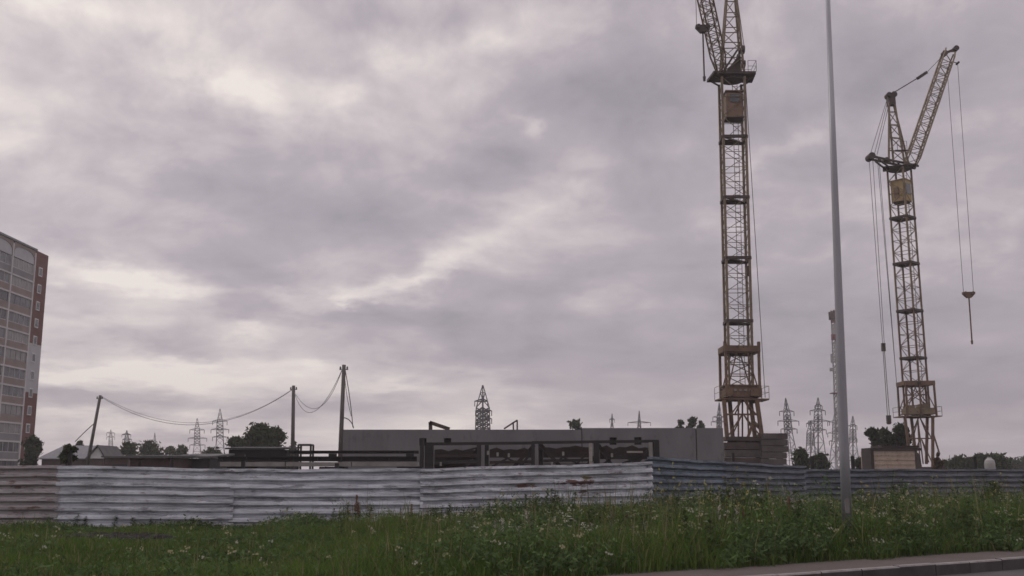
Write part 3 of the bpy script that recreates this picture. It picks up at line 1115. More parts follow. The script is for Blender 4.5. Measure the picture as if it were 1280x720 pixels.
holes = [(524, 533, 547.5, 557), (555, 564, 547.5, 556.5), (762, 771, 546.5, 556), (793, 802, 546.5, 556)]
for i in range(3):
    x0, x1 = wx(joints[i]) + (0.03 if i else 0), wx(joints[i + 1]) - 0.03
    zt = wz(tops[i])
    hh = [h for h in holes if joints[i] < h[0] < joints[i + 1]]
    mb = MB()
    xs = x0
    # slab cut round its openings
    for (ua, ub_, va, vb) in hh:
        ha, hb, za, zb = wx(ua), wx(ub_), wz(vb), wz(va)
        mb.box(((xs + ha) / 2, 0.2, zt / 2), (ha - xs, 0.4, zt))
        mb.box(((ha + hb) / 2, 0.2, za / 2), (hb - ha, 0.4, za))
        mb.box(((ha + hb) / 2, 0.2, (zb + zt) / 2), (hb - ha, 0.4, zt - zb))
        xs = hb
    mb.box(((xs + x1) / 2, 0.2, zt / 2), (x1 - xs, 0.4, zt))
    mb.build('wall_panel', M['concrete'], wl)
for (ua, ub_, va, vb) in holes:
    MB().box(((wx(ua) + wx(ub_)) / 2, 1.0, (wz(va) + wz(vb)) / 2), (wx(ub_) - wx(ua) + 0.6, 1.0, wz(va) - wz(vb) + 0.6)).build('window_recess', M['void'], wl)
for u in joints[1:3]:
    MB().box((wx(u), 0.25, wz(535) / 2), (0.07, 0.36, wz(538))).build('joint_strip', M['dark'], wl)
zb = wz(534.8)
MB().box(((wx(428) + wx(905)) / 2, 6.5, zb - 1.2), (wx(905) - wx(428) - 0.2, 12.0, 0.3)).build('floor_slab', M['concrete_old'], wl)
MB().box((wx(905) - 0.2, 6.6, zb / 2 - 0.1), (0.4, 12.2, zb - 0.2)).build('wall_panel', M['concrete'], wl)
MB().box((wx(428) + 0.2, 6.6, zb / 2 - 0.1), (0.4, 12.2, zb - 0.2)).build('wall_panel', M['concrete'], wl)

# steelwork standing above the wall
Yq = 70.0
t = thing('steel_bracket', 'thick dark bent steel bracket rising above the concrete wall', 'bracket', at(540, 545, Yq))
o = t.location.copy()
mb = MB()
mb.bar(at(538.5, 548, Yq) - o, at(538, 527.5, Yq) - o, 0.24)
mb.bar(at(537.2, 528, Yq) - o, at(562, 536.5, Yq) - o, 0.24)
mb.build('bracket_arm', M['crane_dark'], t)
t = thing('pipe_frame', 'thin triangular pipe frame standing above the concrete wall', 'frame', at(640, 540, Yq))
o = t.location.copy()
mb = MB()
for p, q in (((646.5, 545), (646.5, 525)), ((642, 545), (641.5, 527.5)), ((646.5, 525.3), (630, 536))):
    mb.bar(at(*p, Yq) - o, at(*q, Yq) - o, 0.1)
mb.build('pipe', M['crane_dark'], t)

# blackened steel casting frame in front of the wall
Ys = 60.0
sf = thing('steel_gantry', 'long dark rusty steel gantry with diagonal braces in front of the concrete wall', 'gantry', (at(525, 592, Ys).x, Ys, 0))
o = sf.location.copy()


def sp(u, v, dy=0.0):
    return at(u, v, Ys + dy) - o


def post(ua, ub_, vt, dy=0.0, mat='dark', name='post'):
    a, b = sp(ua, vt, dy), sp(ub_, vt, dy)
    MB().box(((a.x + b.x) / 2, dy, a.z / 2), (b.x - a.x, 0.35, a.z)).build(name, M[mat], sf)


post(525.5, 530, 548, -0.3)
post(531.5, 542, 556, 0)
post(596, 601.5, 554.5, 0)
post(606, 611, 555, 0.8)
post(664, 668.5, 554, 0)
post(673, 678.5, 553.5, 0.8)
post(736.5, 740, 554, -0.4, 'plank', 'timber_post')
post(742, 749, 551.5, 0)
post(811, 815, 553, -0.3, 'concrete_old', 'concrete_post')
post(816, 823.5, 551, 0)
a, b = sp(531, 555), sp(823, 551.5)
mb = MB()
mb.bar(a, sp(665, 553.8), 0.3, 0.16)
mb.bar(sp(665, 553.2), b, 0.3, 0.16)
mb.build('top_beam', M['dark'], sf)
for (ua, va, ub_, vb) in ((668, 556, 640, 586), (676, 556, 703, 586), (600, 558, 580, 586), (748, 556, 766, 584), (820, 556, 788, 582), (748, 566, 730, 586)):
    MB().bar(sp(ua, va, 0.3), sp(ub_, vb, 0.3), 0.2).build('brace', M['rust_sheet'], sf)
for (u0, u1, vt, vb) in ((543, 596, 563, 590), (612, 664, 562, 572), (679, 736, 560, 572), (750, 815, 560, 574)):
    p, q = sp(u0, vt, 0.5), sp(u1, vb, 0.5)
    mb = MB()
    n = max(4, int((u1 - u0) / 8))
    poly = [Vector((p.x, 0.5, q.z))]
    poly += [Vector((q.x, 0.5, q.z))]
    for k in range(n, -1, -1):
        x = p.x + (q.x - p.x) * k / n
        poly.append(Vector((x, 0.5, p.z + (0.1 if k % 2 else 0.0) + random.uniform(-0.07, 0.07))))
    mb.prism(poly, (0, 0.15, 0))
    mb.build('rusted_shutter', M['rust_sheet'], sf)
for (u0, u1, v) in ((612, 664, 576), (679, 736, 578), (750, 815, 578)):
    p, q = sp(u0, v, 1.0), sp(u1, v, 1.0)
    MB().box(((p.x + q.x) / 2, 1.0, p.z - 0.3), (q.x - p.x, 0.3, 0.55)).build('low_beam', M['concrete_old'], sf)
rg = random.Random(11)
for (ua, va, ub_, vb, w_) in ((545, 572, 596, 560, 0.1), (548, 584, 575, 566, 0.12), (560, 566, 588, 586, 0.1), (582, 584, 594, 568, 0.12), (615, 583, 640, 570, 0.1), (622, 568, 660, 584, 0.09), (648, 586, 664, 566, 0.14), (684, 584, 706, 570, 0.1), (700, 570, 733, 584, 0.09), (716, 585, 734, 566, 0.12),
                              (752, 582, 772, 566, 0.12), (765, 584, 800, 572, 0.14), (775, 570, 810, 582, 0.1), (790, 584, 812, 564, 0.14), (758, 572, 812, 571, 0.16), (612, 578, 664, 577, 0.16), (543, 578, 596, 577, 0.22), (679, 576, 736, 575, 0.16), (543, 570, 596, 569, 0.18)):
    d_ = rg.uniform(-0.15, 0.25)
    MB().bar(sp(ua, va, d_), sp(ub_, vb, d_), w_).build('strut', M[rg.choice(['dark', 'rust_sheet', 'dark'])], sf)
for (u, v) in ((551, 580), (610, 566), (622, 568), (636, 569), (690, 580), (704, 567), (765, 569)):
    p = sp(u, v, -0.22)
    MB().box(p, (0.12, 0.1, 0.22)).build('lug', M['concrete_old'], sf)
mb = MB()
p, q = sp(784, 565, -0.2), sp(803, 567, -0.2)
mb.box(((p.x + q.x) / 2, -0.2, p.z), (q.x - p.x, 0.5, 0.1))
mb.build('board', M['plank'], sf)

# stacks of slabs and beams behind the silver fence
Yt = 50.0
lab = [('concrete_slab', 'long pale concrete slab lying just above the silver fence', 275, 522, 577.5, 583, 'concrete_old', 0),
       ('steel_girder', 'long black girder on top of the pale slab, reaching the dark steel gantry', 360, 523, 563.2, 567, 'dark', 0.2),
       ('steel_girder', 'thicker black girder between the pale slab and the upper girder', 272, 521, 570.5, 576.8, 'dark', 0.1)]
for (nm, lb, u0, u1, v0, v1, mt, dy) in lab:
    p, q = at(u0, v1, Yt), at(u1, v0, Yt)
    mb = MB()
    L_ = q.x - p.x
    h_ = q.z - p.z
    if nm == 'steel_girder':
        mb.box(((p.x + q.x) / 2, Yt + dy, q.z - 0.02), (L_, 0.3, 0.04))
        mb.box(((p.x + q.x) / 2, Yt + dy, p.z + 0.02), (L_, 0.3, 0.04))
        mb.box(((p.x + q.x) / 2, Yt + dy, (p.z + q.z) / 2), (L_, 0.05, h_ - 0.08))
        for k in range(9):
            mb.box((p.x + 0.2 + (L_ - 0.4) * k / 8, Yt + dy, (p.z + q.z) / 2), (0.04, 0.26, h_ - 0.085))
    else:
        for k in range(3):
            w_ = L_ / 3 - 0.05
            mb.box((p.x + L_ * (k + 0.5) / 3, Yt + 0.5, (p.z + q.z) / 2), (w_, 1.2, h_ - 0.012 * k))
    tag(mb.build(nm, M[mt]), lb, 'slab' if nm == 'concrete_slab' else 'girder')
# spacers that carry them
for i, (u, lb) in enumerate(((300, 'short dark trestle holding the girders at the tree clump'), (415, 'short dark trestle holding the girders below the tall wooden pole'), (512, 'short dark trestle holding the girders beside the steel gantry'))):
    p = at(u, 577, Yt)
    zt = at(u, 583.2, Yt).z
    mb = MB()
    for s in (-0.35, 0.35):
        mb.bar((p.x + s * 1.4, Yt + 0.5, 0), (p.x + s, Yt + 0.5, zt), 0.14)
    mb.box((p.x, Yt + 0.5, zt - 0.06), (1.2, 1.0, 0.1))
    mb.box((p.x, Yt + 0.15, (at(u, 570.6, Yt).z + at(u, 567.1, Yt).z) / 2), (0.35, 0.3, at(u, 567.1, Yt).z - at(u, 570.6, Yt).z - 0.01))
    tag(mb.build('trestle', M['dark']), lb, 'trestle', 'trestles under the girders')
# dark open box frame next to the short pole
p = at(380, 570, 72)
t = thing('open_crate_frame', 'small dark open box frame at the foot of the short wooden pole', 'frame', (p.x, 72, 0))
z0, z1 = at(380, 566, 72).z, at(380, 556, 72).z
mb = MB()
x0, x1 = at(373, 560, 72).x - p.x, at(388.5, 560, 72).x - p.x
for y in (0, 0.9):
    for x in (x0, x1):
        mb.bar((x, y, 0), (x, y, z1), 0.12)
    mb.bar((x0, y, z1), (x1, y, z1), 0.12)
    mb.bar((x0, y, z0), (x1, y, z0), 0.16)
for x in (x0, x1):
    for z in (z0, z1):
        mb.bar((x, 0.06, z), (x, 0.84, z), 0.1)
mb.build('frame_bars', M['dark'], t)

# ------------------------------------------------------------------ lamp-less tall grey pole
Yp = 25.0
pb = at(1059.5, 592 + F * HC / Yp, Yp)
pb.z = 0
pt = at(1034, -22, Yp)
t = thing('steel_pole', 'tall tapered grey steel pole standing in the weeds in front of the blue fence', 'pole', pb)
q = pt - pb
mb = MB()
prof = [(0.0, 0.118), (0.15, 0.115), (0.4, 0.098), (0.62, 0.083), (1.0, 0.055)]
n = 20
mb.path([q * f for f, r_ in prof], [r_ for f, r_ in prof], n)
shaft = mb.build('shaft', M['pole_metal'], t, smooth=True)
MB().tube((0, 0, 0), (0, 0, 0.05), 0.22, n=20).build('base_flange', M['pole_metal'], t)
MB().box((0.0, -0.112, 0.9), (0.1, 0.03, 0.32)).build('service_hatch', M['concrete_old'], t)

# ------------------------------------------------------------------ wooden poles and wires
pole_lab = [(108, 125.5, 494, 83, 0.13, 'leaning wooden utility pole beside the small grey-roofed house'),
            (366, 367, 482, 75, 0.14, 'shorter upright wooden pole behind the dark clump of trees'),
            (424, 430, 456, 61, 0.13, 'tallest slightly leaning wooden pole at the left end of the concrete wall')]
ptops = []
for (ub_, ut, vt, Y, r, lb) in pole_lab:
    b0 = groundpt(ub_, Y)
    if ub_ == 108:
        b0 = groundpt(104, Y)
    tp = at(ut, vt, Y)
    t = thing('utility_pole', lb, 'pole', b0, group='wooden utility poles')
    MB().tube((0, 0, 0), tp - b0, r * 1.15, r * 0.85, n=12).build('shaft', M['wood_pole'], t, smooth=True)
    d = (tp - b0).normalized()
    mb = MB()
    k = tp - b0 - d * 0.35
    for s in (-0.2, 0.2):
        mb.bar(k, k + Vector((s, 0, 0.1)), 0.04)
        mb.tube(k + Vector((s, 0, 0.05)), k + Vector((s, 0, 0.25)), 0.06, 0.04, n=8)
    mb.build('insulator', M['wire'], t)
    ptops.append(tp)


def wire(label, p, q, mid, r=0.03, name='overhead_wire'):
    """hanging wire from p to q passing the point seen at mid"""
    p, q = Vector(p), Vector(q)
    pts = []
    c = (mid - (p + q) * 0.25) * 2 if False else None
    for i in range(33):
        f = i / 32
        b = (1 - f) ** 2 * p + 2 * f * (1 - f) * (2 * mid - (p + q) / 2) + f * f * q
        pts.append(b)
    o = MB().path(pts, r, 5).build(name, M['wire'])
    return tag(o, label, 'wire')


def mid_of(u, v, Y):
    return at(u, v, Y)


wire('slack wire from the leaning pole to the short pole', at(128, 497, 83), at(366, 487, 75), mid_of(243, 531, 79), 0.018)
wire('second wire hanging just above the slack one, leaning pole to short pole', at(128, 496, 83), at(366, 486, 75), mid_of(247, 528.5, 79), 0.013)
wire('outer of two looping wires between the short pole and the tallest pole', at(367, 488, 75), at(429, 459, 61), mid_of(391, 515, 68), 0.016)
wire('inner of two looping wires between the short pole and the tallest pole', at(367, 489, 75), at(428, 461, 61), mid_of(397, 510, 68), 0.016)
wire('loose drop wire hanging from the top of the tallest pole to the concrete wall', at(431, 460, 61), at(441, 534, 65), mid_of(437.5, 500, 63), 0.025)
wire('second loose drop wire beside the tallest pole, with a loop', at(431, 463, 61), at(439, 520, 64), mid_of(433, 490, 62), 0.018)
wire('curled wire end from the tallest pole to the top of the concrete wall', at(427.5, 522, 61), at(442, 535, 65), mid_of(437, 525.5, 63), 0.03)
wire('straight stay wire running down left from the leaning pole', at(117, 530, 83), at(94, 552, 86), mid_of(105.5, 540.5, 84.5), 0.035, 'stay_wire')

# ------------------------------------------------------------------ pylons
def pylon(label, u, vt, Y, wb, wt, arms, ub=None, rot=0.6, spike=0.2, chord=0.21, waist=0.55, dense=False):
    b0 = groundpt(ub if ub else u, Y)
    tp = at(u, vt, Y)
    H = tp.z
    mx = Y / F
    t = thing('pylon', label, 'pylon', b0, group='lattice pylons in the distance')
    lean = Vector((tp.x - b0.x, 0, 0))
    m = Matrix.Rotation(rot, 3, 'Z')
    sx, sy = m @ Vector((1, 0, 0)), m @ Vector((0, 1, 0))
    p1 = Vector((0, 0, 0))
    p2 = lean * waist + Vector((0, 0, H * waist))
    p3 = lean * (1 - spike) + Vector((0, 0, H * (1 - spike)))
    p4 = lean + Vector((0, 0, H))
    wb, wt = wb * mx, wt * mx
    mb = MB()
    lattice(mb, p1, p2, sx, sy, wb, wb, wt * 1.15, wt * 1.15, 5, chord, chord * 0.45, cross=dense)
    lattice(mb, p2, p3, sx, sy, wt * 1.15, wt * 1.15, wt, wt, 8 if dense else 5, chord, chord * (0.8 if dense else 0.55), cross=True)
    lattice(mb, p3, p4, sx, sy, wt, wt, 0.1, 0.1, 3, chord * 0.8, chord * 0.5)
    mb.build('lattice_body', M['pylon'], t)
    for (v, la, ra) in arms:
        z = at(u, v, Y).z
        c = lean * (z / H) + Vector((0, 0, z))
        mb = MB()
        for ln in (-la, ra):
            e = c + Vector((ln * mx, 0, -0.1))
            for s in (-0.4, 0.4):
                mb.bar(c + Vector((0, s * wt, 0.55)), e, chord * 0.7)
                mb.bar(c + Vector((0, s * wt, -0.25)), e, chord * 0.8)
            mb.tube(e, e + Vector((0, 0, -1.5)), 0.12, n=6)
        mb.build('crossarm', M['pylon'], t)
    return t


pylon('pylon with three crossarms, left one of the pair left of the dark tree clump', 246.5, 523, 440, 16, 6, [(537, 9, 9), (547.5, 11, 12), (556, 9, 10)], rot=0.3)
pylon('taller pylon with three crossarms, right one of the pair beside the dark tree clump', 275, 511, 400, 16, 7, [(526, 9, 9), (536.5, 11, 11), (546, 9, 9)], rot=0.3)
pylon('small far pylon nearest the leaning wooden pole', 138.5, 537, 560, 9, 4, [(541, 5, 5), (546, 5, 5)], rot=0.3)
pylon('small far pylon with two thick crossarms between small pylons by the house', 158.5, 538, 540, 9, 5, [(543, 6, 5), (549, 5, 6)], rot=0.3, chord=0.4)
pylon('faint thin pylon above the sheds, narrowest of all pylons', 193.5, 541, 620, 5, 2.5, [(552, 3, 3)], rot=0.3, chord=0.3)
pylon('dense dark pylon standing alone above the middle of the concrete wall', 603.5, 481.5, 300, 18, 11.5, [(501, 10, 6), (513, 9, 11), (523, 6, 11), (528, 9, 6)], rot=0.75, spike=0.24, chord=0.32, waist=0.4, dense=True)
pylon('far spindly pylon peeking over the wall, left of two near the square openings', 765, 517, 480, 14, 4, [(524, 3, 3)], rot=0.2, chord=0.3, spike=0.35)
pylon('far spindly pylon peeking over the wall, right of two near the square openings', 799, 513.5, 480, 8, 4, [(528, 14, 14)], rot=0.2, chord=0.34, spike=0.3)
pylon('pylon half hidden behind the left side of the tall crane', 899, 503, 420, 9, 4, [(521, 8, 6), (527, 10, 8)], rot=0.4, chord=0.3)
pylon('leaning looking pylon just right of the ballast blocks', 982, 497.5, 350, 17, 6, [(514, 9, 9), (526, 12, 14), (536, 9, 11)], rot=0.35, ub=990)
pylon('short slim pylon between two taller ones right of the ballast blocks', 1013, 526, 420, 12, 6, [(529, 5, 5)], rot=0.5, chord=0.3)
pylon('pylon with four crossarms left of the grey pole', 1022.5, 497, 350, 18, 6.5, [(507, 4, 5), (513, 10, 9), (526, 12, 14), (537, 8, 10)], rot=0.45)
pylon('pylon directly under the red and white mast', 1044.5, 510, 370, 14, 5, [(527, 10, 7), (541, 10, 7), (551, 8, 7)], rot=0.4)
pylon('pylon partly hidden behind the right side of the grey pole', 1066, 520, 390, 14, 5, [(532, 6, 5), (548, 6, 5)], rot=0.4)

# red and white antenna mast
Ym = 280.0
b0 = groundpt(1047, Ym)
t = thing('antenna_mast', 'tall red and white lattice antenna mast half hidden by the grey pole', 'mast', b0)
segs = [388, 404, 426, 455, 491, 530, 592]
for i in range(6):
    p = at(1042.5 + (segs[i] - 388) * 0.045, segs[i], Ym) - b0
    q = at(1042.5 + (segs[i + 1] - 388) * 0.045, segs[i + 1], Ym) - b0
    q.z = max(q.z, 0)
    w = 5.5 if i < 2 else (6 if i < 4 else 7)
    mb = MB()
    lattice(mb, q, p, (0.9, 0.4, 0), (-0.4, 0.9, 0), w * Ym / F, w * Ym / F, (w - 0.3) * Ym / F, (w - 0.3) * Ym / F, 5, 0.26, 0.14, cross=True)
    mb.build('mast_segment', M['mast_red'] if i in (0, 3) and i != 3 or i == 1 and False else (M['mast_red'] if i in (0,) else M['mast_white']), t)
for (u, v, w, h, mt) in ((1039, 395, 1.3, 2.2, 'crane_dark'), (1042, 421.5, 1.2, 1.6, 'mast_red'), (1040, 448, 0.7, 2.4, 'mast_white'), (1040, 462, 1.2, 0.9, 'mast_white')):
    c = at(u, v, Ym - 1) - b0
    mb = MB().box(c, (w, 0.5, h))
    mb.bar(c, c + Vector((0.8, 1.0, 0)), 0.15)
    mb.build('antenna_panel', M[mt], t)
c = at(1045, 491.5, Ym) - b0
MB().box(c, (2.6, 2.6, 0.25)).build('mast_platform', M['mast_red'], t)

# ------------------------------------------------------------------ apartment block
Xb = -76.3
yR, yL = 167.0, 112.0
blk = thing('apartment_block', 'tall apartment block with glazed loggias and a red brick end strip', 'building', (Xb, yR, 0))
HB = at(59, 319.5, yR).z
y_br = 4.9                              # brick strip width
LW = 7.4                                # loggia bay
FH = 2.78
zt0 = HB - 1.2


def lb_(x, y, z):
    return Vector((x, y, z))


mb = MB()
mb.box((-8, -(yR - yL) / 2, HB / 2 - 0.25), (15.96, yR - yL, HB - 0.5))
mb.build('wall', M['cream_wall'], blk)
z_w0, z_w1 = at(40, 492, yR).z, at(47, 432, yR).z
for nm, za, zb_, mt in (('brick_strip', 0, z_w0, 'brick'), ('white_strip', z_w0, z_w1, 'white_panel'), ('brick_strip', z_w1, HB, 'brick')):
    MB().box((0.06, -y_br / 2 + 0.15, (za + zb_) / 2), (0.2, y_br + 0.3, zb_ - za - 0.004)).build(nm, M[mt], blk)
MB().box((-8, 0.12, HB / 2), (15.9, 0.2, HB - 0.05)).build('end_wall', M['brick'], blk)
nfl = 12
for k in range(nfl):
    z = 1.6 + k * FH + 0.9
    win = MB()
    win.box((0.19, -2.2, z + 0.6), (0.1, 1.25, 1.45))
    fr = win.build('window', M['frame_white'], blk)
    MB().box((0.225, -2.2, z + 0.6), (0.06, 0.95, 1.15)).build('pane', M['glass'], fr)
nb = 4
for bay in range(nb):
    yc = -y_br - LW * (bay + 0.5)
    for k in range(nfl):
        z = 1.0 + k * FH
        if bay > 2 and k < 0:
            continue
        up = k >= nfl - 1
        bal = MB().box((0.23, yc, z + 0.55), (0.44, LW - 0.5, 1.0)).build('balcony', M['loggia_panel'] if 2 < k < nfl - 1 else M['loggia_grey'], blk)
        MB().box((0.2, yc, z + 1.83), (0.36, LW - 0.5, 1.5)).build('glazing', M[('glass', 'glass_dark', 'glass_curtain', 'glass')[(k * 7 + bay * 5 + k * k) % 4]], bal)
        fm = MB()
        for j in range(5):
            fm.box((0.39, yc - (LW - 0.6) / 2 + (LW - 0.6) * j / 4, z + 1.83), (0.05, 0.09, 1.5))
        fm.box((0.39, yc, z + 1.1), (0.05, LW - 0.5, 0.09))
        fm.build('glazing_frame', M['cream_wall'] if k % 3 else M['loggia_grey'], bal)
        MB().box((0.27, yc, z - 0.1), (0.54, LW - 0.3, 0.26)).build('slab_edge', M['cream_wall'], bal)
    z = 1.0 + nfl * FH
    # arched parapet over the bay
    pts = []
    zz = HB - 0.35
    w = LW - 0.5
    top = [Vector((0.5, yc - w / 2, zz)), Vector((0.5, yc + w / 2, zz))]
    arch = [Vector((0.1, yc + w / 2 * math.copysign(abs(math.cos(a)) ** 0.75, math.cos(a)), z - 0.1 + (zz - z - 0.3) * math.sin(a) ** 0.6)) for a in [math.pi * i / 14 for i in range(15)]]
    mb = MB()
    for i in range(14):
        a, b = arch[i], arch[i + 1]
        mb.prism([a, b, Vector((0.1, b.y, zz)), Vector((0.1, a.y, zz))], (0.42, 0, 0))
    mb.build('arched_parapet', M['loggia_panel'], blk)
    poly = [Vector((0.08, p.y, p.z)) for p in arch]
    MB().prism(poly, (0.36, 0, 0)).build('arch_panel', M['white_panel'], blk)
for bay in range(nb + 1):
    y = -y_br - LW * bay
    MB().box((0.26, y, (HB - 0.6) / 2), (0.52, 0.42, HB - 0.6)).build('pilaster', M['cream_wall'], blk)
MB().box((-7.7, -y_br - LW * nb / 2, HB - 0.12), (16.7, LW * nb + 0.5, 0.3)).build('roof', M['roof_grey'], blk)
MB().box((-8, -y_br / 2, HB - 0.3), (16.3, y_br + 0.2, 0.25)).build('roof', M['roof_dark'], blk)

# ------------------------------------------------------------------ house and sheds on the left
Yh = 120.0
p0, p1 = at(50, 575, Yh), at(131, 575, Yh)
h = thing('small_house', 'small house with grey pitched roof and whitewashed gable beyond the fence', 'house', ((p0.x + p1.x) / 2, Yh, 0))
cx = h.location.x
ze, zr = at(90, 572, Yh).z, at(90, 556, Yh).z
x0, x1 = p0.x - cx, p1.x - cx
xg = at(110, 575, Yh).x - cx
mb = MB().box(((x0 + x1) / 2, 3.0, ze / 2), (x1 - x0 - 0.4, 6.0, ze))
mb.build('wall', M['house_wall'], h)
mb = MB()
xr0, xr1 = at(66, 556, Yh).x - cx, at(122, 556, Yh).x - cx
mb.add([(x0 - 0.2, -0.4, ze - 0.1), (xg, -0.4, ze - 0.1), (xr1, 3.0, zr), (xr0, 3.0, zr), (x0 - 0.2, 6.4, ze - 0.1), (x1 + 0.2, 6.4, ze - 0.1)], [(0, 1, 2, 3), (3, 2, 5, 4), (0, 3, 4)])
o = mb.build('roof', M['roof_grey'], h)
thicken(o, 0.12)
mb = MB()
mb.add([(xg + 0.05, -0.3, ze - 0.1), (x1, -0.3, ze - 0.1), ((xg + x1) / 2 + 0.2, -0.3, zr - 0.25), (xg + 0.05, 0.1, ze - 0.1), (x1, 0.1, ze - 0.1), ((xg + x1) / 2 + 0.2, 0.1, zr - 0.25)], [(0, 1, 2), (5, 4, 3), (0, 3, 4, 1), (1, 4, 5, 2), (2, 5, 3, 0)])
mb.build('gable', M['gable_white'], h)
mb = MB()
gx = (xg + x1) / 2 + 0.2
for e in (xg - 0.1, x1 + 0.3):
    mb.bar((e, -0.45, ze - 0.15), (gx, -0.45, zr - 0.05), 0.2, 0.12)
    mb.add([(e, -0.4, ze - 0.1), (gx, -0.4, zr - 0.03), (gx, 5.5, zr - 0.03), (e, 5.5, ze - 0.1)], [(0, 1, 2, 3)])
mb.build('gable_roof', M['roof_dark'], h)


def shed(label, u0, u1, v_eave, v_top, Y, wall, roof, depth=5.0, name='shed'):
    p, q = at(u0, v_eave, Y), at(u1, v_eave, Y)
    t = thing(name, label, 'shed', ((p.x + q.x) / 2, Y, 0))
    w = q.x - p.x
    zt = at(u0, v_top, Y + depth).z
    MB().box((0, depth / 2, p.z / 2), (w, depth, p.z)).build('wall', M[wall], t)
    mb = MB()
    mb.prism([Vector((-w / 2 - 0.2, -0.3, p.z + 0.01)), Vector((-w / 2 - 0.2, -0.3, p.z + 0.13)), Vector((-w / 2 - 0.2, depth + 0.2, zt)), Vector((-w / 2 - 0.2, depth + 0.2, zt - 0.12))], (w + 0.4, 0, 0))
    mb.build('roof', M[roof], t)
    d = MB().box((w * 0.18, -0.03, p.z * 0.42), (1.2, 0.08, p.z * 0.8)).build('door', M['shed_dark'], t)
    return t


shed('long low brown shed with a flat grey roof above the silver fence', 163, 213, 572.5, 569, 62, 'shed_wall', 'roof_dark')
shed('darker shed with patched roof between the brown shed and the tree clump', 215, 262, 573, 567, 66, 'shed_dark', 'roof_dark')
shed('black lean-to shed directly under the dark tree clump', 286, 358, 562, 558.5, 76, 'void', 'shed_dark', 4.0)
shed('flat roofed brown hut just right of the small house', 131, 160, 572, 569.5, 88, 'house_wall', 'roof_dark', 4.0)
# white tank at the right
p = at(1238, 590, 70)
t = thing('water_tank', 'small white domed tank above the blue grey fence at far right', 'tank', (p.x, 70, 0))
zt = at(1238, 572.5, 70).z
mb = MB()
rr = 0.34
pts = [(0, 0, 0), (0, 0, zt - 0.35), (0, 0, zt - 0.15), (0, 0, zt - 0.04), (0, 0, zt)]
mb.path(pts, [rr, rr, rr * 0.85, rr * 0.5, 0.12], 20)
mb.build('tank_body', M['white_tank'], t, smooth=False)
MB().tube((0, 0, zt - 0.02), (0, 0, zt + 0.07), 0.13, n=12).build('tank_cap', M['white_tank'], t)

# ------------------------------------------------------------------ trees
def tree(label, u, vt, wpx, Y, kind='round', dark=1.0, leaf=0.33, n=1400, vb=None, name='tree', group=None, hue=(0.042, 0.058, 0.027)):
    b0 = groundpt(u, Y)
    H = at(u, vt, Y).z
    W = wpx * Y / F
    r = np.random.default_rng(int(u * 13 + vt * 7 + Y))
    t = thing(name, label, 'tree' if name != 'bush' else 'bush', b0, group=group)
    n = int(n * 2.6)
    zlow = H * 0.12 if name != 'bush' else 0.05
    # lobes
    lobes = []
    nl = 12 if kind == 'round' else 12
    for i in range(nl):
        f = r.uniform(0.15, 1.0) if kind != 'flat' else r.uniform(0.72, 1.0)
        if kind == 'cone':
            rad = W / 2 * (1.05 - f) * r.uniform(0.4, 1.0)
            size = max(0.3, W * 0.26 * (1.15 - f))
        elif kind == 'flat':
            rad = W / 2 * r.uniform(0.1, 0.85)
            size = W * r.uniform(0.10, 0.2)
        else:
            rad = W / 2 * math.sqrt(max(0.05, 1 - (f * 1.5 - 0.6) ** 2)) * r.uniform(0.2, 0.62)
            size = W * r.uniform(0.2, 0.34)
        a = r.uniform(0, 2 * math.pi)
        z = zlow + (H - zlow) * f - size * 0.55
        lobes.append((rad * math.cos(a), rad * math.sin(a), z, size))
    lobes.append((0, 0, zlow + (H - zlow) * (0.5 if kind != 'flat' else 0.82), W * (0.3 if kind != 'flat' else 0.2)))
    lobes.append((r.uniform(-0.1, 0.1) * W, 0, H - W * 0.17, W * 0.17))
    tr = MB()
    tr.path([(0, 0, 0), (r.uniform(-.1, .1), 0, H * 0.3), (r.uniform(-.2, .2), 0, H * 0.7)], [0.03 * H, 0.022 * H, 0.008 * H], 8)
    for (lx, ly, lz, s) in lobes[:7]:
        z0 = max(H * 0.15, lz * 0.6)
        tr.path([(0, 0, z0), (lx * 0.5, ly * 0.5, (z0 + lz) / 2 + 0.1), (lx, ly, lz)], [0.012 * H, 0.008 * H, 0.004 * H], 6)
    tr.build('trunk', M['trunk'], t)
    wts = np.array([l[3] ** 2 for l in lobes])
    idx = r.choice(len(lobes), n, p=wts / wts.sum())
    d = r.normal(size=(n, 3))
    d /= np.linalg.norm(d, axis=1)[:, None]
    rad = np.where(r.uniform(0, 1, n) < 0.2, r.uniform(0.9, 1.45, n), r.uniform(0.35, 1.0, n) ** 0.6)
    L = np.array([l[:3] for l in lobes])[idx]
    S = np.array([l[3] for l in lobes])[idx]
    c = L + d * (S * rad)[:, None] * np.array([1, 1, 0.85])
    c[:, 2] = np.clip(c[:, 2], 0.15, H * 1.03)
    a = r.normal(size=(n, 3))
    a /= np.linalg.norm(a, axis=1)[:, None]
    b = np.cross(a, r.normal(size=(n, 3)))
    b /= np.linalg.norm(b, axis=1)[:, None]
    s = leaf * r.uniform(0.5, 1.25, n)
    V = np.stack([c - a * s[:, None], c + b * (s * 0.45)[:, None], c + a * s[:, None], c - b * (s * 0.45)[:, None]], 1).reshape(-1, 3)
    Fc = np.arange(4 * n).reshape(n, 4)
    lobe_t = r.uniform(0.75, 1.3, len(lobes))[idx]
    tint = np.array(hue)[None] * dark * (lobe_t * r.uniform(0.75, 1.3, n))[:, None]
    tint[:, 0] *= r.uniform(0.85, 1.25, n)
    leaf_mesh('crown', V, Fc, np.repeat(tint, 4, 0), M['leaf'], t)
    return t


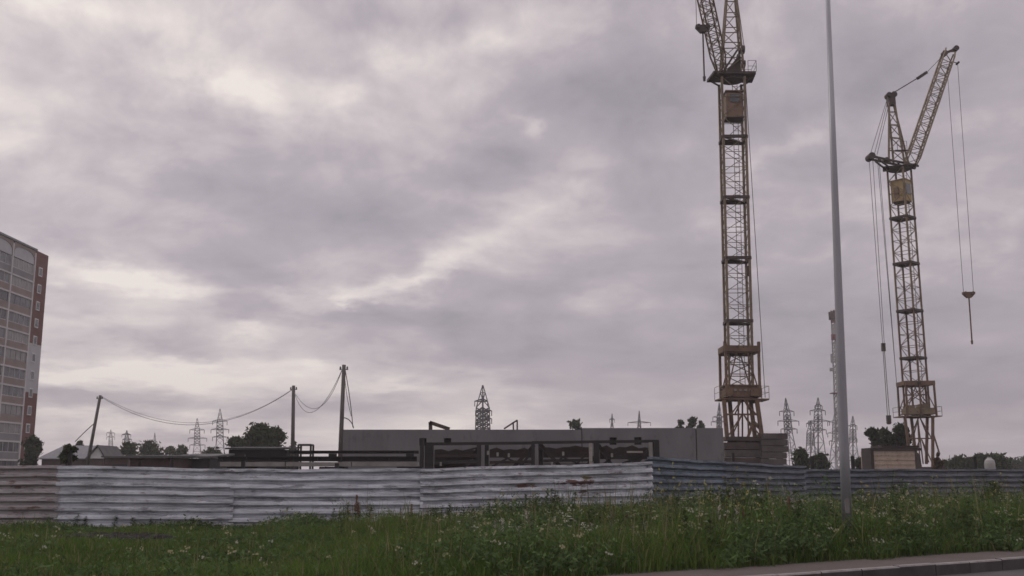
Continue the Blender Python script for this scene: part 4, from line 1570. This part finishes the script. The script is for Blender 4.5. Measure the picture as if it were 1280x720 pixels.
GT = 'trees beyond the building site'
tree('dark leafy tree at the foot of the apartment block', 38, 544, 24, 140, n=900)
tree('rounded treetop just behind the small house roof', 98, 551, 14, 160, n=500)
tree('small dark bushy tree in front of the house roof, beside the leaning pole', 83, 556.5, 24, 60, 'flat', n=420, leaf=0.16)
for (u, v, w, Y, lb) in ((141, 559, 26, 190, 'small green tree right of the small house gable'), (160, 555, 26, 180, 'dark tree under the thick armed small pylon'),
                         (184, 553, 38, 200, 'broad rounded tree above the brown shed'), (211, 559, 24, 220, 'low distant tree right of the broad rounded tree'),
                         (227, 558, 28, 210, 'low distant tree left of the pylon pair'), (262, 561, 36, 190, 'low scrubby tree at the foot of the pylon pair')):
    tree(lb, u, v, w, Y, n=700, leaf=0.45)
tree('left shoulder of the dark tree clump, lower rounded tree', 296, 545, 28, 128, n=1100)
tree('tallest peaked tree in the middle of the dark clump', 318, 532, 38, 130, n=2000)
tree('bushy tree at the right of the dark clump', 339, 535, 34, 126, n=1600)
tree('small tree at the foot of the short wooden pole', 366, 552, 13, 110, n=400, leaf=0.25)
tree('round treetop peeking alone over the concrete wall', 719, 525, 22, 170, n=800, leaf=0.4)
tree('dark treetop over the wall, left of three near the wall end', 852, 525, 11, 170, n=400, leaf=0.35)
tree('dark treetop over the wall, tallest of three near the wall end', 867, 521.5, 15, 170, n=600, leaf=0.35)
tree('dark treetop over the wall, right of three near the wall end', 878, 526, 12, 172, n=450, leaf=0.35)
tree('rounded bush between the ballast blocks and the grey pole', 1003, 561, 24, 120, n=800)
tree('low bush at the foot of the pylons left of the grey pole', 1026, 568, 24, 130, n=600)
tree('low bush just right of the grey pole', 1077, 573, 20, 120, n=500)
tree('ragged young tree at the left edge behind the cream crib', 1094, 534, 19, 108, n=700, leaf=0.22, dark=0.9)
tree('bushy tree in the middle behind the cream crib', 1111, 535, 30, 110, n=1100, leaf=0.24, dark=0.9)
tree('darkest dense tree behind the cream crib, touching the crane', 1128, 529, 31, 109, n=1500, leaf=0.24, dark=0.8)
tree('small reddish brown shrub right of the farther crane', 1173, 566, 12, 100, n=500, leaf=0.2, hue=(0.075, 0.05, 0.03))
for (u, v, w, lb) in ((1183, 574, 26, 'low green tree nearest the farther crane at right'), (1200, 570.5, 24, 'peaked low tree second from the farther crane at right'), (1216, 574, 24, 'low tree left of the white tank'),
                      (1226, 569, 20, 'small dark tree touching the white tank'), (1246, 568.5, 26, 'rounded tree right behind the white tank'), (1266, 573, 30, 'distant tree right of the white tank'), (1288, 572, 30, 'distant tree at the far right edge beyond the fence')):
    tree(lb, u, v, w * 1.25, 150 if u < 1255 else 230, n=800, leaf=0.42)

# ------------------------------------------------------------------ grass
def fence_y(x):
    """distance of the fence line at lateral x"""
    xm, xa = groundpt(527, 33.3).x, groundpt(812, 35.6).x
    if x < xm:
        return 32.7 + 0.6 * (x + 20) / (xm + 20)
    if x < xa:
        return 33.3 + 2.3 * (x - xm) / (xa - xm)
    return 35.6 + (x - xa) * 0.82


def grass_height(x, y):
    u = 640 + F * x / (y * CT)
    h = 0.20 + 0.12 * (1 / (1 + math.exp(-(u - 380) / 60))) + 0.17 * (1 / (1 + math.exp(-(u - 760) / 90)))
    h *= 1 + 0.35 * math.sin(x * 0.55 + 1.0) * math.sin(y * 0.43 + x * 0.21)
    if u < 420 and y < 28.5:
        h *= 0.75
    if u < 480 and y > 28:
        h *= 0.62 + 0.38 * math.sin(x * 1.7)
    if u > 980 and y > 30:
        h *= 0.72
    if 50 < u < 225 and 24.2 < y < 27.2:
        h *= 0.5
    if 1046 < u < 1072 and y < 25.2:
        h *= 0.55
    e = N.x * x + N.y * y - T_PAVE
    if e < 0.9:
        h *= 0.45 + 0.55 * max(0.0, e) / 0.9
    return h


def scatter(n, margin=3.0):
    out = []
    while len(out) < n:
        y = math.sqrt(random.uniform(14.5 ** 2, 56 ** 2))
        x = random.uniform(-0.5, 0.5) * y * 1.08 + random.uniform(-margin, margin)
        tt = N.x * x + N.y * y - T_PAVE
        if tt < 0.05 - 0.22 * max(0.0, math.sin(x * 1.9) + 0.6 * math.sin(x * 5.3 + 1) + random.gauss(0, 0.35)):
            continue
        if y > fence_y(x) - 0.12:
            continue
        out.append((x, y))
    return out


fbm_ph = [random.uniform(0, 6.28) for _ in range(8)]


def clumpy(x, y):
    return (math.sin(x * 0.9 + fbm_ph[0] + 0.7 * math.sin(y * 0.8 + fbm_ph[1])) + math.sin(y * 1.3 + x * 0.5 + fbm_ph[2]) + 0.7 * math.sin(x * 2.7 - y * 1.9 + fbm_ph[3]) + 0.5 * math.sin(x * 5.1 + y * 4.3 + fbm_ph[4])) / 3.2


DITCH_SHADE_C = at(138, 671, 27.0)


def in_ditch_shade(x, y):
    return ((x - DITCH_SHADE_C.x) / 1.75) ** 2 + ((y - 27.6) / 1.0) ** 2 < 1


def build_grass(n):
    pts = scatter(n)
    P = np.array([p for p in pts if not (in_ditch_shade(*p) and random.random() < 0.62)])
    n = len(P)
    hh = np.array([grass_height(x, y) for x, y in P])
    cl = np.array([clumpy(x, y) for x, y in P])
    H = hh * (1 + 0.5 * cl) * rng.uniform(0.55, 1.45, n)
    a = rng.uniform(0, 2 * np.pi, n)
    stalk = rng.uniform(0, 1, n) < (0.012 + 0.02 * (hh > 0.28))
    H = np.where(stalk, H * rng.uniform(1.3, 2.2, n), H)
    lean = H * np.where(stalk, rng.uniform(0.05, 0.25, n), rng.uniform(0.1, 0.65, n))
    la = rng.uniform(0, 2 * np.pi, n)
    w = rng.uniform(0.007, 0.016, n) * (0.8 + 0.4 * (hh > 0.4))
    sx, sy = np.cos(a) * w, np.sin(a) * w
    lx, ly = np.cos(la) * lean, np.sin(la) * lean
    b = np.column_stack([P, np.full(n, -0.02)])
    V = np.empty((n, 6, 3), np.float32)
    V[:, 0] = b + np.column_stack([-sx, -sy, 0 * sx])
    V[:, 1] = b + np.column_stack([sx, sy, 0 * sx])
    m = b + np.column_stack([lx * 0.3, ly * 0.3, H * 0.6])
    V[:, 2] = m + np.column_stack([sx * 0.8, sy * 0.8, 0 * sx])
    V[:, 3] = m - np.column_stack([sx * 0.8, sy * 0.8, 0 * sx])
    t_ = b + np.column_stack([lx, ly, H])
    V[:, 4] = t_ + np.column_stack([sx * 0.15, sy * 0.15, 0 * sx])
    V[:, 5] = t_ - np.column_stack([sx * 0.15, sy * 0.15, 0 * sx])
    i0 = np.arange(n) * 6
    Fc = np.concatenate([np.column_stack([i0, i0 + 1, i0 + 2, i0 + 3]), np.column_stack([i0 + 3, i0 + 2, i0 + 4, i0 + 5])])
    g1, g2, dry = np.array([0.046, 0.08, 0.02]), np.array([0.112, 0.168, 0.042]), np.array([0.21, 0.19, 0.10])
    k = np.clip(0.5 + 0.5 * cl + rng.normal(0, 0.3, n), 0, 1)[:, None]
    T = g1 * (1 - k) + g2 * k
    dm = ((rng.uniform(0, 1, n) < 0.10) | (stalk & (rng.uniform(0, 1, n) < 0.6)))[:, None]
    T = np.where(dm, dry * rng.uniform(0.5, 1.1, (n, 1)), T)
    o = leaf_mesh('grass', V.reshape(-1, 3), Fc, np.repeat(T, 6, 0), M['leaf'])
    tag(o, kind='stuff')


def build_undergrowth(n):
    """broad-leaved ground cover among the grass, in clumps, denser to the right and along the fence"""
    V, T = [], []
    pts = scatter(n * 4, 2)
    c = 0
    for (x, y) in pts:
        u = 640 + F * x / (y * CT)
        fd = fence_y(x) - y
        k = clumpy(x * 1.3 + 4, y * 1.3)
        pr = (0.06 + 0.62 / (1 + math.exp(-(u - 700) / 120)) + (0.25 if fd < 2.5 else 0)) * min(1.0, max(0.06, 0.5 + 0.9 * k))
        if random.random() > pr or in_ditch_shade(x, y):
            continue
        gh = grass_height(x, y) * (1 + 0.5 * k)
        tone = random.uniform(0.6, 1.4)
        tall = random.random()
        top = gh * (1.25 if tall < 0.8 else random.uniform(1.4, 2.1))
        lx, ly = random.gauss(0, 0.1), random.gauss(0, 0.1)
        for q in range(5):
            f = random.uniform(0.25, 1.0)
            s = random.uniform(0.035, 0.095) * (1.2 - 0.5 * f)
            p = Vector((x + lx * f + random.gauss(0, 0.05), y + ly * f + random.gauss(0, 0.05), top * f))
            a = Vector((random.gauss(0, 1), random.gauss(0, 1), random.gauss(0.5, 0.7))).normalized()
            b = a.cross(Vector((random.gauss(0, 1), random.gauss(0, 1), random.gauss(0, 1)))).normalized()
            V += [p - a * s, p + b * s * 0.34, p + a * s, p - b * s * 0.34]
            T += [(0.082 * tone, 0.125 * tone, 0.05 * tone)] * 4
        if random.random() < 0.035 * max(0.0, 1 + 2.2 * clumpy(x * 0.8 - 3, y * 0.7)):
            wcol = random.choice([(0.33, 0.33, 0.26), (0.24, 0.24, 0.14), (0.30, 0.28, 0.17)])
            for q in range(5):
                s = random.uniform(0.008, 0.018)
                p = Vector((x + lx + random.gauss(0, 0.035), y + ly + random.gauss(0, 0.035), top * 1.05 + random.gauss(0, 0.02)))
                V += [p + Vector((-s, 0, -s)), p + Vector((s, 0, -s)), p + Vector((s, s, s)), p + Vector((-s, s, s))]
                T += [wcol] * 4
        c += 1
        if c > n:
            break
    Fc = np.arange(len(V)).reshape(-1, 4)
    o = leaf_mesh('undergrowth', np.array(V), Fc, np.array(T), M['leaf'])
    tag(o, kind='stuff')


build_grass(230000)
build_undergrowth(40000)

# dark strip in the grass at left: ditch shadow painted as near-black earth
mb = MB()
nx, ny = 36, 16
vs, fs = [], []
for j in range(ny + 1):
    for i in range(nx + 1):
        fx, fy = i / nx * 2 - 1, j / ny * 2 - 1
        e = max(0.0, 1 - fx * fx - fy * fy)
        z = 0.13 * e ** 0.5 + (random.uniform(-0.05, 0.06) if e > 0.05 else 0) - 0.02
        vs.append((DITCH_SHADE_C.x + fx * 1.75, 27.5 + fy * 0.8, z))
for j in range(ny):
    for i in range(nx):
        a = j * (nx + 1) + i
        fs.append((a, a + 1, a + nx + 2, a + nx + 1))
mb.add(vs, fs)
tag(mb.build('ditch_shadow_bank', M['ditch_shade']), kind='structure')
# ------------------------------------------------------------------ individual tall weeds
M['weed_green'] = mat_leaf('weed_green', (0.075, 0.105, 0.042), 0.3, attr=False)
M['weed_dull'] = mat_leaf('weed_dull', (0.10, 0.115, 0.058), 0.3, attr=False)


def weed_mesh(kind, seed):
    r = random.Random(seed)
    mb = MB()
    H = 1.0
    p = [Vector((0, 0, -0.03)), Vector((r.uniform(-.03, .03), r.uniform(-.03, .03), 0.45)), Vector((r.uniform(-.07, .07), r.uniform(-.06, .06), H))]
    mb.path(p, [0.012, 0.009, 0.004], 5, 0)

    def leafq(c, d, L, w, mi):
        d = d.normalized()
        s = d.cross(Vector((0, 0, 1)))
        if s.length < 0.1:
            s = Vector((1, 0, 0))
        s.normalize()
        e = c + d * L
        mid = c + d * L * 0.5 + Vector((0, 0, 0.02 * L))
        mb.add([c, mid + s * w / 2, e - Vector((0, 0, 0.2 * L)), mid - s * w / 2], [(0, 1, 2, 3)], mi)

    def along(f):
        return p[0].lerp(p[1], f * 2) if f < 0.5 else p[1].lerp(p[2], f * 2 - 1)

    if kind == 'umbel':
        for i in range(9):
            f = r.uniform(0.1, 0.75)
            a = r.uniform(0, 6.28)
            leafq(along(f), Vector((math.cos(a), math.sin(a), 0.5)), r.uniform(0.12, 0.25), 0.07, 0)
        for b in range(4):
            a = r.uniform(0, 6.28)
            e = along(0.7 + 0.1 * b if b < 3 else 0.99) + Vector((math.cos(a) * 0.13, math.sin(a) * 0.13, 0.2 if b < 3 else 0.05))
            mb.path([along(0.6 + 0.1 * b), e], [0.005, 0.003], 4, 0)
            for k in range(12):
                aa, rr_ = r.uniform(0, 6.28), r.uniform(0, 0.075)
                q = e + Vector((math.cos(aa) * rr_, math.sin(aa) * rr_, r.uniform(0, 0.025)))
                s = r.uniform(0.010, 0.018)
                mb.add([q + Vector((-s, -s, 0)), q + Vector((s, -s, 0.006)), q + Vector((s, s, 0)), q + Vector((-s, s, 0.006))], [(0, 1, 2, 3)], 1)
    elif kind == 'leafy':
        for i in range(64):
            f = r.uniform(0.08, 1.0)
            a = r.uniform(0, 6.28)
            leafq(along(f), Vector((math.cos(a), math.sin(a), r.uniform(0.1, 0.9))), r.uniform(0.11, 0.24) * (1.25 - f * 0.6), 0.07, 0)
    elif kind == 'branchy':
        for b in range(9):
            f = r.uniform(0.3, 0.95)
            a = r.uniform(0, 6.28)
            c0 = along(f)
            e = c0 + Vector((math.cos(a), math.sin(a), 1.3)) * r.uniform(0.12, 0.25)
            mb.path([c0, e], [0.005, 0.003], 4, 0)
            for k in range(6):
                a2 = r.uniform(0, 6.28)
                leafq(c0.lerp(e, r.uniform(0.2, 1)), Vector((math.cos(a2), math.sin(a2), 0.4)), r.uniform(0.05, 0.1), 0.035, 0)
            for k in range(3):
                q = e + Vector((r.gauss(0, .02), r.gauss(0, .02), r.gauss(0, .02)))
                s = 0.014
                mb.add([q + Vector((-s, 0, -s)), q + Vector((s, 0, -s)), q + Vector((s, 0.01, s)), q + Vector((-s, 0.01, s))], [(0, 1, 2, 3)], 1)
    elif kind == 'seed':
        for i in range(14):
            a = r.uniform(0, 6.28)
            leafq(along(r.uniform(0.03, 0.5)), Vector((math.cos(a), math.sin(a), 0.6)), r.uniform(0.15, 0.3), 0.06, 0)
        for k in range(70):
            f = r.uniform(0.55, 1.0)
            q = along(f) + Vector((r.gauss(0, .035 * (1.3 - f)), r.gauss(0, .035 * (1.3 - f)), 0))
            s = r.uniform(0.012, 0.022)
            mb.add([q + Vector((-s, 0, -s)), q + Vector((s, 0, -s)), q + Vector((s, 0.01, s)), q + Vector((-s, 0.01, s))], [(0, 1, 2, 3)], 1)
    elif kind == 'panicle':
        for i in range(10):
            a = r.uniform(0, 6.28)
            c0 = Vector((r.gauss(0, .03), r.gauss(0, .03), 0))
            e = c0 + Vector((math.cos(a) * 0.2, math.sin(a) * 0.2, r.uniform(0.4, 0.7)))
            mb.add([c0 + Vector((-.008, 0, 0)), c0 + Vector((.008, 0, 0)), e], [(0, 1, 2)], 0)
        for k in range(30):
            f = r.uniform(0.75, 1.0)
            q = along(f)
            a = r.uniform(0, 6.28)
            e = q + Vector((math.cos(a), math.sin(a), 0.8)) * r.uniform(0.03, 0.09)
            mb.add([q, e + Vector((.008, 0, 0)), e + Vector((-.008, 0, .01))], [(0, 1, 2)], 1)
    return mb


KINDS = {
    'umbel': ('white_flowered_weed', 'tall weed with flat heads of small white flowers in the roadside grass', 'weed_green', 'white_petal'),
    'leafy': ('leafy_weed', 'upright leafy green weed stem standing in the roadside grass', 'weed_green', 'weed_dull'),
    'branchy': ('yellow_flowered_weed', 'branching weed dotted with pale yellow flowers in front of the fence', 'weed_dull', 'yellow_petal'),
    'seed': ('dock_weed', 'dock stem with rusty brown seed head rising above the grass', 'weed_green', 'brown_seed'),
    'panicle': ('meadow_grass_stem', 'tall bleached grass stem with feathery seed head', 'weed_dull', 'plank'),
}
protos = {}
for kd, (nm, lb, m1, m2) in KINDS.items():
    protos[kd] = []
    for s in range(3):
        me = weed_mesh(kd, 31 * s + len(kd)).build(nm, [M[m1], M[m2]])
        protos[kd].append([me, False])


def plant(kd, x, y, h):
    pr = random.choice(protos[kd])
    if not pr[1]:
        o = pr[0]
        pr[1] = True
    else:
        o = pr[0].copy()
        COL.objects.link(o)
    o.location = (x, y, 0)
    o.rotation_euler = (random.gauss(0, 0.06), random.gauss(0, 0.06), random.uniform(0, 6.28))
    w = random.uniform(0.8, 1.15) * (0.6 + 0.4 * h)
    o.scale = (w, w, h)
    tag(o, KINDS[kd][1], 'weed', KINDS[kd][0].replace('_', ' ') + 's in the roadside verge')


def plant_px(kd, u, vtop, Y):
    b = groundpt(u, Y)
    if Y > fence_y(b.x) - 0.15:
        Y = fence_y(b.x) - 0.3
        b = groundpt(u, Y)
    z = at(u, vtop, Y).z
    if z > 0.15 and not (1044 < u < 1074 and Y < 26):
        plant(kd, b.x, b.y, z)


for (kd, u, v, Y) in (('seed', 445, 619, 33), ('seed', 452, 628, 33), ('seed', 515, 630, 32), ('seed', 503, 634, 31), ('leafy', 672, 616, 33), ('leafy', 693, 610, 34), ('panicle', 710, 614, 34), ('panicle', 725, 618, 34),
                      ('umbel', 243, 700, 20.5), ('umbel', 250, 698, 20), ('umbel', 236, 706, 19.5), ('umbel', 228, 712, 19), ('umbel', 204, 688, 23), ('umbel', 80, 683, 24), ('umbel', 14, 657, 30), ('umbel', 36, 668, 28),
                      ('umbel', 672, 669, 24), ('umbel', 650, 664, 25), ('umbel', 660, 673, 24), ('umbel', 908, 667, 23), ('umbel', 918, 668, 23), ('umbel', 918, 681, 22), ('umbel', 1176, 668, 24), ('umbel', 1187, 680, 23),
                      ('branchy', 835, 600, 34), ('branchy', 850, 594, 35), ('branchy', 815, 612, 33), ('branchy', 911, 597, 33), ('branchy', 935, 602, 33), ('leafy', 905, 606, 32), ('leafy', 922, 612, 31), ('leafy', 893, 618, 31), ('branchy', 880, 612, 32),
                      ('leafy', 1240, 600, 35), ('leafy', 1250, 606, 34), ('leafy', 1232, 612, 33), ('branchy', 1165, 612, 36), ('branchy', 1158, 618, 35), ('leafy', 1128, 600, 36), ('leafy', 1136, 606, 35), ('branchy', 1080, 612, 33), ('branchy', 1086, 617, 31), ('leafy', 1072, 615, 33),
                      ('panicle', 355, 640, 33), ('panicle', 378, 641, 32), ('leafy', 97, 642, 33.5), ('leafy', 110, 645, 33), ('leafy', 148, 644, 33.5), ('leafy', 170, 646, 33), ('leafy', 195, 647, 33), ('leafy', 244, 645, 33.5), ('leafy', 560, 628, 33), ('leafy', 578, 634, 32)):
    plant_px(kd, u, v, Y)
# ragged stands of tall weeds where the verge grows highest
for (u, v, Y, n_, sp_) in ((905, 612, 32, 9, 22), (935, 618, 31, 6, 16), (880, 622, 31, 6, 14), (1240, 606, 34, 9, 20), (1130, 612, 34, 8, 22), (1165, 622, 33, 5, 16), (1085, 622, 31, 7, 16), (1070, 628, 29, 5, 14), (1000, 632, 33, 7, 26),
                           (690, 620, 33, 7, 24), (735, 634, 31, 6, 22), (840, 620, 33, 7, 24), (445, 632, 32.5, 7, 20), (500, 640, 31.5, 5, 18), (565, 638, 32, 6, 20), (610, 640, 31, 5, 18), (790, 640, 29, 6, 24), (1040, 640, 27, 6, 30), (970, 645, 26, 6, 30), (1190, 635, 28, 6, 30)):
    for k in range(int(n_ * 1.7)):
        plant_px(random.choices(['leafy', 'branchy', 'umbel', 'panicle'], [5, 1.4, 0.8, 1.6])[0], u + random.gauss(0, sp_), v - 8 + abs(random.gauss(0, 12)), Y + random.uniform(-1.5, 1.5))
for i in range(230):
    u = random.triangular(330, 1275, 980)
    Y = random.uniform(19, 37)
    base_v = 592 + F * HC / Y
    b = groundpt(u, Y)
    if (1040 < u < 1078 and Y < 26) or N.x * b.x + N.y * b.y < T_PAVE + 0.4 or Y > fence_y(b.x) - 0.3:
        continue
    kd = random.choices(['umbel', 'leafy', 'branchy', 'seed', 'panicle'], [1.5 if u < 800 else 0.7, 4.5, 0.9, 0.35, 2])[0]
    h = grass_height(b.x, Y) * random.uniform(1.2, 2.3) + 0.05
    plant(kd, b.x, b.y, h)
for kd in protos:
    for me, used in protos[kd]:
        if not used:
            bpy.data.objects.remove(me)

# ------------------------------------------------------------------ haze
HAZE = 0.0005
if HAZE > 0:
    hz = MB().box((0, 300, 30.5), (1100, 1000, 65)).build('haze', None)
    m = bpy.data.materials.new('haze_air')
    m.use_nodes = True
    nt = m.node_tree
    nt.nodes.clear()
    out = nt.nodes.new('ShaderNodeOutputMaterial')
    pv = nt.nodes.new('ShaderNodeVolumePrincipled')
    pv.inputs['Color'].default_value = (0.93, 0.90, 0.92, 1)
    pv.inputs['Density'].default_value = HAZE
    pv.inputs['Anisotropy'].default_value = 0.2
    nt.links.new(pv.outputs[0], out.inputs['Volume'])
    hz.data.materials.clear()
    hz.data.materials.append(m)
    tag(hz, kind='stuff')

# ------------------------------------------------------------------ sky and sun
SUN_EL, SUN_AZ = R(42), R(-62)         # azimuth from +Y, negative = left
w = bpy.data.worlds.new('World')
SC.world = w
w.use_nodes = True
nt = w.node_tree
nt.nodes.clear()
out = nt.nodes.new('ShaderNodeOutputWorld')
bg = nt.nodes.new('ShaderNodeBackground')
bg.inputs['Strength'].default_value = 0.1
nt.links.new(bg.outputs[0], out.inputs['Surface'])
sky = nt.nodes.new('ShaderNodeTexSky')
sky.sky_type = 'NISHITA'
sky.sun_disc = False
sky.sun_elevation = SUN_EL
sky.sun_rotation = SUN_AZ
tc = nt.nodes.new('ShaderNodeTexCoord')
sx = nt.nodes.new('ShaderNodeSeparateXYZ')
nt.links.new(tc.outputs['Generated'], sx.inputs[0])
X, Yd, Z = sx.outputs
az = math_n(nt, 'ARCTAN2', X, Yd)
el = math_n(nt, 'ARCSINE', Z)


def world_noise(vec, scale, detail, rough, lac=2.0, dist=0.0):
    n = nt.nodes.new('ShaderNodeTexNoise')
    n.inputs['Scale'].default_value = scale
    n.inputs['Detail'].default_value = detail
    n.inputs['Roughness'].default_value = rough
    n.inputs['Lacunarity'].default_value = lac
    n.inputs['Distortion'].default_value = dist
    nt.links.new(vec, n.inputs['Vector'])
    return n


def combine(a, b, c=0.0):
    n = nt.nodes.new('ShaderNodeCombineXYZ')
    for i, v in enumerate((a, b, c)):
        if isinstance(v, (int, float)):
            n.inputs[i].default_value = v
        else:
            nt.links.new(v, n.inputs[i])
    return n.outputs[0]


# the cloud deck flattens towards the horizon
hyp = math_n(nt, 'SQRT', math_n(nt, 'ADD', math_n(nt, 'ADD', math_n(nt, 'MULTIPLY', X, X), math_n(nt, 'MULTIPLY', Yd, Yd)), 1e-5))
gel = math_n(nt, 'MULTIPLY', math_n(nt, 'LOGARITHM', math_n(nt, 'ADD', math_n(nt, 'MAXIMUM', el, -0.03), 0.085), math.e), 0.66)
cp = combine(math_n(nt, 'DIVIDE', X, hyp), math_n(nt, 'DIVIDE', Yd, hyp), gel)
warp = world_noise(cp, 4.0, 4, 0.55)
wsep = nt.nodes.new('ShaderNodeSeparateXYZ')
nt.links.new(warp.outputs['Color'], wsep.inputs[0])
azw = math_n(nt, 'ADD', az, math_n(nt, 'MULTIPLY_ADD', wsep.outputs[0], 0.14, -0.07))
elw = math_n(nt, 'ADD', el, math_n(nt, 'MULTIPLY_ADD', wsep.outputs[1], 0.06, -0.03))
warp2 = world_noise(cp, 14.0, 6, 0.62)
wsep2 = nt.nodes.new('ShaderNodeSeparateXYZ')
nt.links.new(warp2.outputs['Color'], wsep2.inputs[0])
azw = math_n(nt, 'ADD', azw, math_n(nt, 'MULTIPLY_ADD', wsep2.outputs[0], 0.09, -0.045))
elw = math_n(nt, 'ADD', elw, math_n(nt, 'MULTIPLY_ADD', wsep2.outputs[1], 0.045, -0.0225))
pw = combine(azw, elw)
n1 = world_noise(cp, 5.0, 9, 0.56, 2.1, 0.35).outputs['Fac']
n2 = world_noise(cp, 15.0, 8, 0.6, 2.0, 0.5).outputs['Fac']
val = math_n(nt, 'MULTIPLY_ADD', n1, 1.15, -0.115)
val = math_n(nt, 'ADD', val, math_n(nt, 'MULTIPLY_ADD', n2, 0.5, -0.25))
# u, v, half-size, half-size, tilt, amount: the brighter rifts and darker masses of this cloud deck
BUMPS = [(276, 112, 48, 25, 0, .46), (320, 135, 60, 22, 0, .20), (395, 108, 45, 16, 0, .20), (130, 28, 110, 20, 8, .28), (60, 8, 90, 22, 0, .15), (255, 25, 70, 28, 0, .12),
         (2, 185, 28, 28, 0, .24), (60, 222, 70, 22, 0, .10), (615, 45, 22, 14, 0, .2), (645, 157, 18, 12, 0, .24), (498, 65, 24, 30, 20, .18), (438, 112, 26, 24, 0, .18), (545, 122, 44, 16, 0, .1),
         (712, 20, 48, 20, 0, .18), (705, 200, 60, 18, 0, .12), (690, 243, 46, 12, 0, .15), (985, 182, 70, 16, -22, .24), (895, 292, 45, 18, 0, .18), (155, 348, 100, 10, 4, .32), (85, 340, 50, 14, 0, .15),
         (515, 357, 34, 8, 0, .35), (555, 335, 32, 13, -15, .3), (447, 368, 40, 10, -8, .30), (610, 305, 110, 26, -24, .24), (312, 404, 36, 9, 0, .34), (240, 450, 48, 6, -5, .26), (380, 450, 44, 9, 0, .22),
         (110, 464, 120, 9, 0, .34), (490, 476, 60, 6, 5, .2), (70, 520, 110, 10, 0, .18), (570, 527, 60, 8, 0, .2), (640, 500, 70, 10, 0, .14), (200, 520, 130, 8, 0, .18), (352, 372, 34, 9, 0, .2),
         (150, 397, 90, 9, 0, .12), (765, 376, 40, 24, -10, .14), (1165, 345, 50, 16, 0, .12), (1140, 18, 80, 20, 0, .1), (1210, 150, 60, 40, 0, .1), (430, 375, 20, 6, 0, .2),
         (110, 112, 120, 42, 0, -.12), (175, 55, 80, 14, 15, -.16), (430, 200, 140, 40, 0, -.18), (330, 262, 140, 36, 0, -.20), (240, 322, 80, 16, 0, -.16), (300, 345, 60, 34, 0, -.2), (520, 245, 90, 30, -14, -.18),
         (520, 20, 70, 20, 0, -.1), (740, 100, 110, 36, 0, -.20), (620, 207, 36, 16, 0, -.14), (705, 362, 90, 16, 0, -.16), (490, 398, 80, 13, 4, -.28), (600, 432, 150, 30, 0, -.24), (790, 430, 100, 42, 0, -.24),
         (1090, 90, 130, 60, 0, -.16), (1020, 240, 100, 26, 0, -.12), (1200, 430, 140, 60, 0, -.14), (960, 410, 130, 50, 0, -.12), (1150, 520, 220, 46, 0, -.20), (90, 388, 80, 9, 0, -.15), (150, 428, 130, 10, 0, -.12),
         (60, 492, 80, 8, 0, -.14), (220, 497, 150, 8, 0, -.14), (390, 503, 110, 12, 0, -.2), (860, 150, 90, 50, 0, -.10), (830, 505, 160, 22, 0, -.06), (1240, 260, 80, 40, 0, -.05),
         (150, 150, 420, 260, 0, .17), (260, 470, 400, 40, 0, .17), (700, 500, 260, 40, 0, .06), (1050, 300, 420, 300, 0, -.10)]
for (u, v, su, sv, rot, amp) in BUMPS:
    d = ray(u, v).normalized()
    mp = nt.nodes.new('ShaderNodeMapping')
    mp.vector_type = 'TEXTURE'
    mp.inputs['Location'].default_value = (math.atan2(d.x, d.y), math.asin(d.z), 0)
    mp.inputs['Rotation'].default_value = (0, 0, -R(rot))
    mp.inputs['Scale'].default_value = (su / F, sv / F, 1)
    nt.links.new(pw, mp.inputs['Vector'])
    dt = nt.nodes.new('ShaderNodeVectorMath')
    dt.operation = 'DOT_PRODUCT'
    nt.links.new(mp.outputs[0], dt.inputs[0])
    nt.links.new(mp.outputs[0], dt.inputs[1])
    e = math_n(nt, 'POWER', 0.45, dt.outputs['Value'])
    val = math_n(nt, 'MULTIPLY_ADD', e, amp, val)
SKY_GAIN = 1.0
colr = ramp(nt, val, [(0.08, (0.34, 0.306, 0.342)), (0.40, (0.47, 0.416, 0.45)), (0.64, (0.66, 0.588, 0.598)), (0.95, (0.91, 0.83, 0.775))])
# the deck is brighter overhead, as overcast skies are
up = math_n(nt, 'MULTIPLY_ADD', math_n(nt, 'SMOOTH_MIN', math_n(nt, 'MAXIMUM', math_n(nt, 'SUBTRACT', Z, 0.45), 0.0), 0.5, 0.1), 3.2, 1.0)
gain = math_n(nt, 'MULTIPLY', up, 10.0 * SKY_GAIN)
vm = nt.nodes.new('ShaderNodeVectorMath')
vm.operation = 'SCALE'
nt.links.new(colr, vm.inputs[0])
nt.links.new(gain, vm.inputs['Scale'])
nt.links.new(mixc(nt, 0.95, sky.outputs[0], vm.outputs[0]), bg.inputs['Color'])

sd = bpy.data.lights.new('sun', 'SUN')
sd.energy = 0.7
sd.angle = R(25)
sd.color = (1.0, 0.95, 0.89)
so = bpy.data.objects.new('sun', sd)
COL.objects.link(so)
sdir = Vector((math.sin(SUN_AZ) * math.cos(SUN_EL), math.cos(SUN_AZ) * math.cos(SUN_EL), math.sin(SUN_EL)))
so.rotation_euler = sdir.to_track_quat('Z', 'Y').to_euler()
so.location = sdir * 200

SC.view_settings.view_transform = 'Standard'
SC.view_settings.look = 'None'
SC.view_settings.exposure = 0.0
SC.view_settings.gamma = 1.0
SC.view_settings.use_curve_mapping = False
SC.cycles.max_bounces = 6
SC.cycles.diffuse_bounces = 3
SC.cycles.volume_bounces = 0
SC.cycles.filter_width = 1.6
SC.cycles.use_denoising = True
